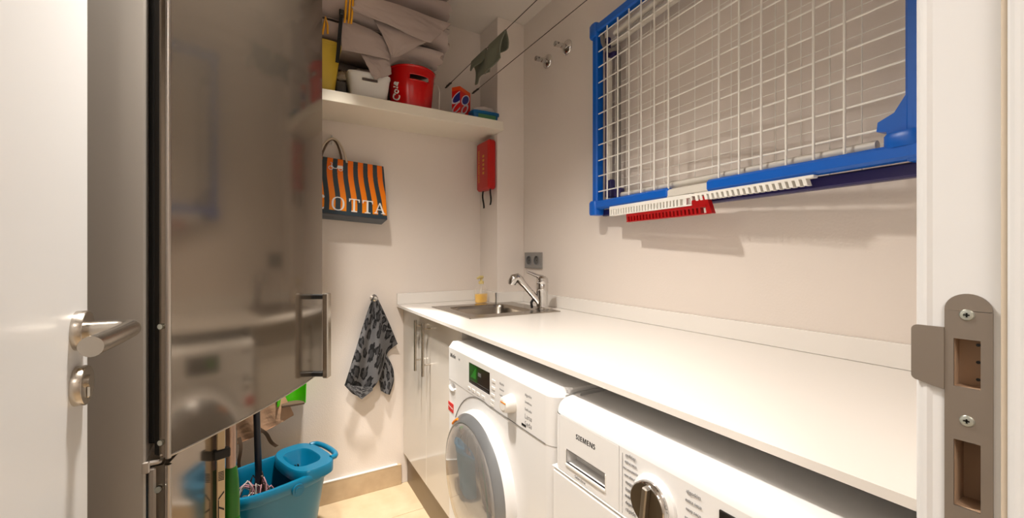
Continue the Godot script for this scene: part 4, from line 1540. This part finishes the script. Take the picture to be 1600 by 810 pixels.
func shelf_things() -> void:
	var y := 1.8156
	# yellow bin
	var t := thing("yellow_bin", "tall yellow plastic bin at the fridge end of the shelf", "bin", Vector3(0.160, y, -1.935))
	var g := G.new()
	g.loft([[0.084, 0.060, 0.0], [0.088, 0.064, 0.004], [0.112, 0.080, 0.190], [0.115, 0.083, 0.192], [0.115, 0.083, 0.206], [0.109, 0.077, 0.206], [0.106, 0.074, 0.19], [0.082, 0.058, 0.008]], 40, 5.0, true, true)
	part("tub", g, M("yellow plastic"), t)
	# plain grey box between bin and basket
	g = G.new()
	g.bx(-0.021, 0.020, 0.0, 0.085, -0.06, 0.04, 0.003)
	var o := part("storage_box", g, M("dull grey", Color(0.35, 0.34, 0.34), 0.6))
	o.position = Vector3(0.282, y, -1.985)
	tag(o, "small grey box squeezed between the yellow bin and white basket", "box")
	# white basket with a slotted handle
	t = thing("white_basket", "white plastic basket with a slotted handle on the shelf", "basket", Vector3(0.392, y, -1.950), -0.06)
	g = G.new()
	g.loft([[0.070, 0.055, 0.0], [0.075, 0.060, 0.006], [0.0859, 0.0687, 0.080], [0.0882, 0.0706, 0.096], [0.090, 0.072, 0.108], [0.092, 0.074, 0.110], [0.092, 0.074, 0.118], [0.087, 0.069, 0.118], [0.0852, 0.0672, 0.104], [0.0842, 0.0664, 0.096], [0.0819, 0.0645, 0.080], [0.070, 0.056, 0.008]], 200, 6.0, true, true, func(i, j): return (i == 2 or i == 9) and j >= 148 and j <= 151)
	part("tub", g, M("white plastic"), t)
	g = G.new()
	var rim := []
	for c in [[0.029, 0.0855, -PI / 2], [0.029, 0.0905, 0.0], [-0.029, 0.0905, PI / 2], [-0.029, 0.0855, PI]]:
		for k in 5:
			var a: float = c[2] + PI / 2 * k / 4.0
			rim.append(Vector3(c[0] + 0.0055 * cos(a), c[1] + 0.0055 * sin(a), 0.0676 + 0.118 * (c[1] + 0.0055 * sin(a) - 0.08)))
	g.tube(rim, 0.0024, 8, true)
	part("handle_slot", g, M("white plastic"), t)
	# what lies in it
	g = G.new()
	crumple(g, Vector3(0, 0, 0), 0.075, 0.045, 0.035, 3)
	o = part("crumpled_wrapper", g, M("film"))
	o.position = Vector3(0.372, y + 0.112, -1.955)
	tag(o, "pale crumpled plastic wrapper lying in the white basket", "wrapper")
	g = G.new()
	crumple(g, Vector3(0, 0, 0), 0.040, 0.030, 0.028, 9)
	o = part("crumpled_paper", g, M("cord"))
	o.position = Vector3(0.300, y + 0.1115, -1.975)
	tag(o, "pale crumpled paper on the grey box behind the basket", "paper")
	var b := thing("spray_bottle", "white plastic bottle with a green band, standing in the white basket", "bottle", Vector3(0.448, y + 0.009, -1.955))
	g = G.new()
	g.lathe([Vector2(0.024, 0.0), Vector2(0.025, 0.09), Vector2(0.014, 0.105), Vector2(0.014, 0.110)], 24, true, true)
	part("bottle_body", g, M("green label"), b)
	g = G.new()
	g.lathe([Vector2(0.016, 0.109), Vector2(0.016, 0.135), Vector2(0.013, 0.138)], 20, true, true)
	part("cap", g, M("white plastic"), b)
	# red ice bucket with script lettering
	t = thing("red_bucket", "red metal ice bucket with white script lettering on the shelf", "bucket", Vector3(0.588, y, -1.945))
	g = G.new()
	g.loft([[0.090, 0.090, 0.0], [0.092, 0.092, 0.003], [0.1026, 0.1026, 0.116], [0.1049, 0.1049, 0.141], [0.108, 0.108, 0.172], [0.111, 0.111, 0.174], [0.112, 0.112, 0.178], [0.109, 0.109, 0.181], [0.105, 0.105, 0.176], [0.1022, 0.1022, 0.141], [0.0999, 0.0999, 0.116], [0.089, 0.089, 0.006]], 84, 2.0, true, true, func(i, j): return (i == 2 or i == 9) and j >= 58 and j <= 70)
	part("pail", g, M("red enamel"), t)
	slot_round(t, 0.1285, 0.1026, -0.376, 0.598, 0.0255)
	var script := "Cola"
	var hgt := 0.0
	for k in 4:   # letters running up the curved side
		var ang := -0.98
		var r := 0.0965 + 0.0158 * (0.040 + hgt) / 0.172 * 1.06
		var n := Vector3(sin(ang), 0, cos(ang))
		var bs := Basis(Vector3(0, 1, 0), ang) * Basis(Vector3(0, 0, 1), 1.15)
		letters(t, script[k], Vector3(n.x * r, 0.038 + hgt, n.z * r), [0.026, 0.018, 0.008, 0.018][k], M("print white"), serif, bs, "lettering", 0.006)
		hgt += [0.026, 0.018, 0.016, 0.0][k]
	g = G.new()
	g.tube([Vector3(-0.045, 0.176, 0.060), Vector3(-0.040, 0.190, 0.060), Vector3(-0.020, 0.194, 0.072), Vector3(0.002, 0.188, 0.085)], 0.004, 8)
	part("bail", g, M("white plastic"), t)
	g = G.new()
	g.tube([Vector3(0.693, y + 0.150, -1.93), Vector3(0.702, y + 0.135, -1.90), Vector3(0.707, y + 0.10, -1.885), Vector3(0.700, y + 0.06, -1.875), Vector3(0.700, y + 0.02, -1.872), Vector3(0.700, y + 0.0022, -1.874), Vector3(0.720, y + 0.0022, -1.90)], 0.002, 6)
	o = part("white_cable", g, M("white plastic"))
	tag(o, "thin white cord trailing beside the red bucket", "cord")
	# detergent carton
	t = thing("detergent_carton", "red and orange detergent carton standing on the shelf", "carton", Vector3(0.838, y, -1.935), 0.62)
	g = G.new()
	carton(g, 0.100, 0.150, 0.046)
	part("carton", g, M("carton print"), t)
	# tub of wipes with a clear pack on top
	t = thing("wipes_tub", "flat blue and green tub at the wall end of the shelf", "tub", Vector3(0.950, y, -1.925), -0.03)
	g = G.new()
	g.loft([[0.062, 0.045, 0.0], [0.066, 0.048, 0.003], [0.070, 0.052, 0.034], [0.075, 0.057, 0.035], [0.075, 0.057, 0.046], [0.068, 0.050, 0.049]], 40, 7.0, true, true)
	part("tub_body", g, M("teal tub"), t)
	g = G.new()
	g.bx(-0.045, 0.050, 0.005, 0.031, 0.0485, 0.0530, 0.001)
	part("front_label", g, M("green label"), t)
	g = G.new()
	crumple(g, Vector3.ZERO, 0.070, 0.020, 0.045, 21)
	o = part("clear_packet", g, M("film"))
	o.position = Vector3(0.958, y + 0.063, -1.93)
	tag(o, "crumpled clear plastic packet lying on the flat blue tub", "packet")


func carton(g: G, w: float, h: float, d: float) -> void:
	g.sg(-1)
	var x := w / 2
	var z := d / 2
	g.quad(Vector3(-x, 0, z), Vector3(x, 0, z), Vector3(x, h, z), Vector3(-x, h, z))
	g.quad(Vector3(x, 0, z), Vector3(x, 0, -z), Vector3(x, h, -z), Vector3(x, h, z), Vector2(0.15, 0), Vector2(0.6, 1))
	g.quad(Vector3(x, 0, -z), Vector3(-x, 0, -z), Vector3(-x, h, -z), Vector3(x, h, -z))
	g.quad(Vector3(-x, 0, -z), Vector3(-x, 0, z), Vector3(-x, h, z), Vector3(-x, h, -z), Vector2(0.15, 0), Vector2(0.6, 1))
	g.quad(Vector3(-x, h, z), Vector3(x, h, z), Vector3(x, h, -z), Vector3(-x, h, -z), Vector2(0, 0), Vector2(1, 0.1))
	g.quad(Vector3(-x, 0, -z), Vector3(x, 0, -z), Vector3(x, 0, z), Vector3(-x, 0, z), Vector2(0, 0.92), Vector2(1, 1))


func slot_round(parent: Node, yc: float, r: float, a0: float, a1: float, h: float) -> void:
	# rolled rim round the hand hole that is cut through the pail's side
	var g := G.new()
	var edge := []
	var q := 0.007 / r
	for c in [[a1 - q, yc - h / 2 + 0.007, -PI / 2], [a1 - q, yc + h / 2 - 0.007, 0.0], [a0 + q, yc + h / 2 - 0.007, PI / 2], [a0 + q, yc - h / 2 + 0.007, PI]]:
		for k in 5:
			var w: float = c[2] + PI / 2 * k / 4.0
			var a: float = c[0] + q * cos(w)
			var y: float = c[1] + 0.007 * sin(w)
			edge.append(Vector3(sin(a), 0, cos(a)) * (r + 0.092 * (y - yc)) + Vector3(0, y, 0))
		if c[2] == 0.0 or c[2] == PI:
			var e0: float = a1 - q if c[2] == 0.0 else a0 + q
			var e1: float = a0 + q if c[2] == 0.0 else a1 - q
			var y2: float = yc + (h / 2 if c[2] == 0.0 else -h / 2)
			for k in range(1, 8):
				var a := lerpf(e0, e1, k / 8.0)
				edge.append(Vector3(sin(a), 0, cos(a)) * (r + 0.092 * (y2 - yc)) + Vector3(0, y2, 0))
	g.tube(edge, 0.0032, 8, true)
	part("hole_rim", g, M("red enamel"), parent)


func crumple(g: G, c: Vector3, a: float, b: float, d: float, sd: int) -> void:
	var n := FastNoiseLite.new()
	n.seed = sd
	n.frequency = 1.6
	n.fractal_type = FastNoiseLite.FRACTAL_RIDGED
	var rows := 16
	var cols := 26
	var pts := []
	for i in rows + 1:
		var row := []
		var th := PI * i / rows
		for j in cols:
			var ph := TAU * j / cols
			var dir := Vector3(sin(th) * cos(ph), -cos(th), sin(th) * sin(ph))
			var k := 0.80 + 0.34 * n.get_noise_3d(dir.x * 1.3, dir.y * 1.3, dir.z * 1.3)
			row.append(c + Vector3(dir.x * a, maxf(dir.y * b, -b * 0.55), dir.z * d) * k)
		pts.append(row)
	g.sg(1)
	for i in rows:
		for j in cols:
			var l := (j + 1) % cols
			g.tri(pts[i][j], pts[i + 1][l], pts[i][l])
			g.tri(pts[i][j], pts[i + 1][j], pts[i + 1][l])


func canvas_bundle() -> void:
	var t := thing("folded_canvas", "large bundle of folded grey canvas strapped with yellow bands above the shelf", "canvas", Vector3(0.40, 1.8156, -1.95))
	var nz := FastNoiseLite.new()
	nz.seed = 31
	nz.frequency = 2.2
	# a fold: a thick band of cloth running along x, its section a flattened loop; ends stay open and ragged
	var fold := func(x0: float, x1: float, y0: float, y1: float, h0: float, h1: float, zc: float, dz: float, sd: float) -> G:
		var g := G.new()
		g.sheet(func(u: float, v: float) -> Vector3:
			var a := TAU * 0.93 * v + 0.5
			var w := nz.get_noise_3d(u * 0.9 + sd, v * 1.1, sd)
			var h := lerpf(h0, h1, u)
			var x := lerpf(x0, x1, u) + (0.030 * nz.get_noise_2d(v * 7.0 + sd, sd) if u > 0.95 else 0.0)
			var sag := -0.012 * sin(u * PI)
			return Vector3(x, lerpf(y0, y1, u) + sag + h * 0.5 * sin(a) * (1.0 + 0.12 * w) , zc + dz * cos(a) * (1.0 + 0.10 * w)), 48, 40, 0.003)
		return g
	# positions are relative to the thing's base on the shelf
	part("fold", fold.call(-0.62, 0.335, 0.485, 0.485, 0.13, 0.120, 0.000, 0.135, 1.0), M("grey canvas"), t)
	part("fold", fold.call(-0.62, 0.325, 0.405, 0.335, 0.15, 0.135, 0.010, 0.145, 4.0), M("grey canvas"), t)
	part("fold", fold.call(-0.60, 0.300, 0.300, 0.255, 0.13, 0.100, 0.000, 0.125, 7.0), M("grey canvas"), t)
	part("fold", fold.call(-0.20, 0.275, 0.250, 0.240, 0.095, 0.080, -0.030, 0.105, 11.0), M("grey canvas"), t)
	part("fold", fold.call(-0.56, 0.210, 0.112, 0.112, 0.175, 0.170, -0.128, 0.020, 15.0), M("grey canvas"), t)
	# flaps that hang out of the folds: four corners each, with a soft swell
	var flap := func(a: Vector3, b: Vector3, c: Vector3, d: Vector3, swell: float, sd: float) -> G:
		var g := G.new()
		g.sheet(func(u: float, v: float) -> Vector3:
			var p := a.lerp(b, u).lerp(d.lerp(c, u), v)
			var w := nz.get_noise_2d(u * 0.5 + sd, v * 0.45)
			return p + Vector3(0.004 * w, 0.008 * w * v, swell * sin(u * PI) * (0.35 + 0.65 * sin(v * PI)) + 0.010 * w), 24, 24, 0.0035)
		for e in 2:
			var hem := []
			for k in 13:
				var u := k / 12.0 if e == 0 else 1.0
				var v := 1.0 if e == 0 else k / 12.0
				var w := nz.get_noise_2d(u * 0.5 + sd, v * 0.45)
				hem.append(a.lerp(b, u).lerp(d.lerp(c, u), v) + Vector3(0.004 * w, 0.008 * w * v, swell * sin(u * PI) * (0.35 + 0.65 * sin(v * PI)) + 0.010 * w - 0.002))
			g.tube(hem, 0.0042, 6)
		return g
	part("flap", flap.call(Vector3(-0.12, 0.40, 0.150), Vector3(0.325, 0.385, 0.150), Vector3(0.225, 0.270, 0.165), Vector3(-0.10, 0.315, 0.160), 0.022, 2.0), M("grey canvas"), t)
	part("flap", flap.call(Vector3(-0.015, 0.318, 0.140), Vector3(0.225, 0.285, 0.155), Vector3(0.080, 0.180, 0.150), Vector3(0.060, 0.178, 0.150), 0.012, 5.0), M("grey canvas"), t)
	part("flap", flap.call(Vector3(-0.14, 0.300, 0.125), Vector3(0.03, 0.255, 0.125), Vector3(0.06, 0.175, 0.120), Vector3(-0.135, 0.170, 0.125), 0.020, 8.0), M("grey canvas"), t)
	part("flap", flap.call(Vector3(-0.058, 0.175, 0.105), Vector3(0.055, 0.185, 0.105), Vector3(0.070, 0.122, 0.095), Vector3(0.000, 0.085, 0.095), 0.010, 12.0), M("grey canvas"), t)
	part("flap", flap.call(Vector3(0.02, 0.240, 0.085), Vector3(0.275, 0.225, 0.080), Vector3(0.235, 0.188, 0.030), Vector3(0.06, 0.186, 0.045), 0.012, 15.0), M("grey canvas"), t)
	# rolled ends at the right
	for e in [[0.325, 0.315, 0.10, 0.018, 0.5], [0.318, 0.500, 0.05, 0.020, 1.1], [0.300, 0.255, 0.075, 0.024, 0.1], [0.270, 0.205, 0.03, 0.020, -0.3], [0.330, 0.362, 0.03, 0.016, 0.2]]:
		var g := G.new()
		g.sheet(func(u: float, v: float) -> Vector3:
			var a: float = TAU * 1.15 * v + e[4]
			var r: float = e[3] * (0.75 + 0.35 * v) * (1.0 + 0.2 * sin(u * 3.0))
			return Vector3(e[0] - 0.075 + 0.085 * u, e[1] + r * sin(a) * 0.75 - 0.012 * u, e[2] + r * cos(a)), 6, 26, 0.003)
		part("rolled_end", g, M("grey canvas"), t)
	# yellow bands and a dark buckle strap round the folds
	for x in [-0.122, -0.108, -0.097]:
		var g := G.new()
		var p := []
		for k in 28:
			var a := TAU * k / 28.0
			p.append(Vector3(x + 0.002 * sin(a * 2.0), 0.410 + 0.160 * sin(a), 0.012 + 0.162 * signf(cos(a)) * pow(absf(cos(a)), 0.6)))
		g.tube(p, 0.0042, 6, true)
		part("band", g, M("yellow strap"), t)
	var g := G.new()
	g.sheet(func(u: float, v: float) -> Vector3: return Vector3(-0.140 - 0.010 * v + 0.014 * (u - 0.5), 0.300 - 0.185 * v, 0.155 - 0.045 * v), 2, 10, 0.003)
	part("strap", g, M("strap black"), t)
	g = G.new()
	g.bx(-0.149, -0.131, 0.290, 0.312, 0.150, 0.162, 0.003)
	part("buckle", g, M("black plastic"), t)
	g = G.new()
	g.tube([Vector3(-0.205, 0.215, 0.11), Vector3(-0.200, 0.250, 0.125), Vector3(-0.195, 0.285, 0.12), Vector3(-0.188, 0.250, 0.128), Vector3(-0.186, 0.220, 0.115)], 0.004, 6)
	part("band", g, M("yellow strap"), t)


func lines() -> void:
	var xs := [0.823, 0.979]
	var labels := ["thin dark washing line carrying the two green cloths", "empty thin dark washing line closer to the blue drying rack"]
	for k in 2:
		var t := thing("washing_line", labels[k], "washing line", Vector3(xs[k], 2.036, FAR), 0, "washing lines under the ceiling")
		var x2: float = [-0.018, -0.028][k]
		var g := G.new()
		g.rod(Vector3(0, 0, 0.03), Vector3(x2, 0, 1.98), 0.0016, 6)
		part("wire", g, M("line", Color(0.20, 0.15, 0.12), 0.5), t)
		for e in 2:
			var s := 1.0 if e == 0 else -1.0
			var o := Vector3.ZERO if e == 0 else Vector3(x2, 0, 1.984)
			g = G.new()
			g.tube([o + Vector3(0, 0, 0), o + Vector3(0, 0, 0.014 * s)], 0.0035, 8)
			var ring := []
			for q in 12: ring.append(o + Vector3(0, 0.006 * sin(TAU * q / 12), (0.020 + 0.006 * cos(TAU * q / 12)) * s))
			g.tube(ring, 0.002, 6, true)
			part("eye_screw", g, M("line metal", Color(0.30, 0.27, 0.24), 0.4, 0.8), t)
			g = G.new()
			for q in [-1, 1]: g.rod(o + Vector3(q * 0.0045, 0, 0.026 * s), o + Vector3(q * 0.0045, 0, 0.072 * s), 0.0018, 6)
			g.rod(o + Vector3(0, 0, 0.022 * s), o + Vector3(0, 0, 0.04 * s), 0.0022, 6)
			g.rod(o + Vector3(0, 0, 0.066 * s), o + Vector3(0, 0, 0.086 * s), 0.0026, 6)
			g.rod(o + Vector3(-0.006, 0, 0.027 * s), o + Vector3(0.006, 0, 0.027 * s), 0.003, 6)
			g.rod(o + Vector3(-0.006, 0, 0.070 * s), o + Vector3(0.006, 0, 0.070 * s), 0.003, 6)
			part("turnbuckle", g, M("line metal"), t)
	# two green cloths folded over the first line
	var cl := ["dark green knitted cloth on the washing line, the one nearer the far wall", "dark green knitted cloth on the washing line, the higher one nearer the doorway"]
	for k in 2:
		var z0: float = [-1.768, -1.600][k]
		var z1: float = [-1.626, -1.458][k]
		var a: float = [0.052, 0.116][k]
		var b: float = [0.098, 0.062][k]
		var t := thing("hanging_cloth", cl[k], "cloth", Vector3(0.8185, 2.036, (z0 + z1) / 2), 0, "green cloths on the washing line")
		var g := G.new()
		g.sheet(func(u: float, v: float) -> Vector3:
			var s := v * (a + b) - a   # distance from the line along the cloth, + towards the room's right
			var side := signf(s)
			var d := absf(s)
			var edge := 1.0 + 0.09 * sin(u * 5.0 + k * 2.0 + side) * clampf(d * 8.0, 0, 1)
			var open := 0.0045 + 0.012 * smoothstep(0.0, 0.05, d) + 0.007 * sin(u * 7.0 + side + k)* smoothstep(0.0, 0.08, d)
			var y := 0.0045 * (1.0 - smoothstep(0.0, 0.012, d)) - maxf(d - 0.004, 0.0) * edge
			return Vector3(side * open * clampf(d / 0.005, 0, 1), y, lerpf(z0, z1, u) - (z0 + z1) / 2 + 0.008 * sin(d * 40.0 + k)), 20, 36, 0.005)
		part("cloth", g, M("dark green knit"), t)


func bucket_corner() -> void:
	# mop bucket: oval, with the wringer cup at its right end
	var t := thing("mop_bucket", "bright blue plastic mop bucket with wringer on the floor beside the fridge", "bucket", Vector3(0.022, 0.0, -1.835), deg_to_rad(20.0))
	var g := G.new()
	g.loft([[0.122, 0.088, 0.0], [0.128, 0.094, 0.006], [0.170, 0.120, 0.268], [0.182, 0.131, 0.270], [0.185, 0.134, 0.274], [0.185, 0.134, 0.300], [0.181, 0.130, 0.306], [0.168, 0.118, 0.306], [0.164, 0.114, 0.296], [0.160, 0.110, 0.268], [0.120, 0.086, 0.010]], 56, 3.0, true, true)
	part("tub", g, M("bucket blue"), t)
	g = G.new()   # wringer deck: raised collar and cup
	g.loft([[0.072, 0.124, 0.280, 0.110], [0.078, 0.132, 0.286, 0.110], [0.078, 0.132, 0.316, 0.110], [0.074, 0.128, 0.322, 0.110], [0.052, 0.080, 0.322, 0.102], [0.048, 0.076, 0.316, 0.102], [0.032, 0.056, 0.240, 0.102], [0.030, 0.054, 0.237, 0.102]], 48, 3.0, false, true)
	var wr := part("wringer", g, M("bucket blue"), t)
	g = G.new()
	for k in 3: g.bx(0.092 + 0.010 * k, 0.096 + 0.010 * k, 0.250, 0.272, -0.068, -0.056)
	part("drain_slit", g, M("black plastic"), wr)
	g = G.new()   # end handle
	var loop := []
	for k in 13:
		var a := -PI / 2 + PI * k / 12.0
		loop.append(Vector3(0.172 + 0.036 * pow(maxf(cos(a), 0.0), 0.5), 0.318, -0.085 * sin(a)))
	g.tube(loop, 0.010, 10)
	part("end_handle", g, M("bucket blue"), t)
	g = G.new()   # pivot boss on the rim
	g.rod(Vector3(0.030, 0.276, 0.128), Vector3(0.030, 0.276, 0.140), 0.020, 24)
	g.rod(Vector3(0.030, 0.276, 0.138), Vector3(0.030, 0.276, 0.143), 0.012, 20)
	part("pivot_boss", g, M("bucket blue"), t)
	t.scale = Vector3(1.05, 1.06, 1.05)
	# mop standing in it
	var m := thing("string_mop", "string mop with a dark pole standing in the blue bucket", "mop", Vector3(-0.020, 0.012, -1.835), deg_to_rad(20.0))
	g = G.new()
	g.tube([Vector3(0.0, 0.16, 0.0), Vector3(-0.012, 1.30, -0.06)], 0.0115, 14)
	part("pole", g, M("pole dark"), m)
	g = G.new()
	g.lathe([Vector2(0.020, 0.13), Vector2(0.026, 0.17), Vector2(0.018, 0.235), Vector2(0.0125, 0.24)], 20, true, true)
	part("socket", g, M("pole dark"), m)
	var cols := ["mop pink", "mop brown", "mop white"]
	for c in 3:
		g = G.new()
		for k in 26:
			var a := rng.randf() * TAU
			var r := rng.randf_range(0.03, 0.075)
			var hh := rng.randf_range(0.17, 0.29)
			var p := []
			var e := Vector3(cos(a) * r * 1.5 - 0.02, 0, sin(a) * r)
			for q in 8:
				var w := q / 7.0
				p.append(Vector3(e.x * w, 0.17 + (hh - 0.15) * sin(w * PI) * 1.2 - 0.12 * w * w, e.z * w) + Vector3(rng.randf_range(-1, 1), rng.randf_range(-1, 1), rng.randf_range(-1, 1)) * 0.005)
			g.tube(p, 0.0028, 5)
		part("strings", g, M(cols[c]), m).set_meta("kind", "stuff")
	# broom leaning in the corner of the freezer door, its green head at the foot
	var b := thing("broom", "broom with a rose metal pole and green head between freezer and bucket", "broom", Vector3(-0.081, 0.0, -1.352), 0.16)
	g = G.new()
	g.rod(Vector3(0, 0.54, 0), Vector3(-0.004, 1.35, 0.0), 0.0115, 16)
	part("pole", g, M("pole rose"), b)
	g = G.new()
	g.lathe([Vector2(0.020, 0.44), Vector2(0.020, 0.49), Vector2(0.018, 0.54), Vector2(0.0145, 0.575), Vector2(0.0120, 0.58)], 20, true, true)
	part("socket", g, M("deep green"), b)
	g = G.new()
	g.loft([[0.018, 0.050, 0.0, 0.004, -0.01], [0.019, 0.056, 0.02, 0.004, -0.01], [0.019, 0.040, 0.38, 0.002, -0.005], [0.020, 0.022, 0.445, 0, 0]], 24, 3.0, true, true)
	part("brush_head", g, M("deep green"), b)
	# cream batten with a printed label and a dark clip
	var s := thing("floor_wiper", "cream flat handled floor wiper with a printed label, leaning on the freezer door", "floor wiper", Vector3(-0.099, 0.0, -1.290), 0.3)
	g = G.new()
	g.bx(-0.0085, 0.0085, 0.02, 1.30, -0.004, 0.004, 0.0015)
	part("handle", g, M("batten"), s)
	g = G.new()
	g.bx(-0.017, 0.020, 0.632, 0.656, -0.009, 0.009, 0.003)
	part("clip", g, M("rubber"), s)
	g = G.new()
	for k in 6: g.bx(-0.006, 0.0065, 0.598 - 0.004 * k, 0.600 - 0.004 * k, 0.004, 0.0046)
	g.bx(-0.0065, -0.0045, 0.44, 0.53, 0.004, 0.0046)
	g.slab([Vector2(-0.006, 0.535), Vector2(0.0065, 0.55), Vector2(0.0065, 0.545), Vector2(-0.006, 0.530)], 0.004, 0.0046)
	g.slab([Vector2(-0.006, 0.515), Vector2(0.0065, 0.505), Vector2(0.0065, 0.500), Vector2(-0.006, 0.510)], 0.004, 0.0046)
	part("printed_label", g, M("print dark"), s)
	g = G.new()
	g.bx(-0.012, 0.012, 0.0, 0.03, -0.10, 0.06, 0.004)
	part("wiper_foot", g, M("black plastic"), s)
	# tan paper bag with dark straps, hung on the far wall low behind the fridge door
	var p := thing("paper_bag", "tan paper bag with dark hanging straps, low on the far wall behind the fridge door", "bag", Vector3(-0.005, 0.365, FAR))
	p.rotation.z = 0.36
	g = G.new()
	g.sheet(func(u, v): return Vector3(lerpf(-0.135, 0.130, u), lerpf(0.26, 0.035, v), 0.028 + 0.020 * sin(u * PI) + 0.006 * sin(u * 17.0) * v), 24, 12, 0.0015)
	part("front", g, M("kraft paper"), p)
	g = G.new()
	g.sheet(func(u, v): return Vector3(lerpf(-0.135, 0.130, u), 0.035, lerpf(0.028 + 0.020 * sin(u * PI), 0.004, v)), 24, 2, 0.0015)
	part("bottom", g, M("kraft paper"), p)
	g = G.new()
	g.sheet(func(u, v): return Vector3(lerpf(0.130, -0.135, u), lerpf(0.26, 0.035, v), 0.004), 2, 2, 0.0015)
	part("back", g, M("kraft paper"), p)
	for k in 2:
		g = G.new()
		var x: float = [-0.075, 0.0][k]
		g.sheet(func(u, v): return Vector3(x + 0.014 * (u - 0.5) + [-0.045, 0.030][k] * v + 0.006 * sin(v * 6.0), 0.06 - 0.135 * v * [1.0, 0.85][k], 0.046 + 0.010 * sin(v * 4.0 + k)), 2, 12, 0.002)
		part("strap", g, M("cord brown"), p)
	g = G.new()
	g.rod(Vector3(0.0, 0.25, 0.0), Vector3(0.0, 0.25, 0.034), 0.004, 8)
	part("hang_loop", g, M("cord"), p)
	# lime dustpan beside it
	var d := thing("dustpan", "lime green plastic dustpan hanging beside the tan paper bag", "dustpan", Vector3(0.128, 0.498, FAR), 0.0)
	g = G.new()
	g.sheet(func(u, v): return Vector3(lerpf(-0.085, 0.020, u) + 0.006 * v, lerpf(0.0, 0.20, v), 0.012 + 0.045 * pow(absf(u * 2 - 1), 3.0)), 16, 8, 0.003)
	part("pan", g, M("lime plastic"), d)
	g = G.new()
	g.bx(-0.07, 0.018, -0.006, 0.004, 0.006, 0.058, 0.002)
	part("lip", g, M("cord brown"), d)
	g = G.new()
	g.tube([Vector3(-0.03, 0.19, 0.014), Vector3(-0.03, 0.26, 0.018), Vector3(-0.03, 0.32, 0.012)], [0.016, 0.012, 0.012], 12)
	part("grip", g, M("lime plastic"), d)
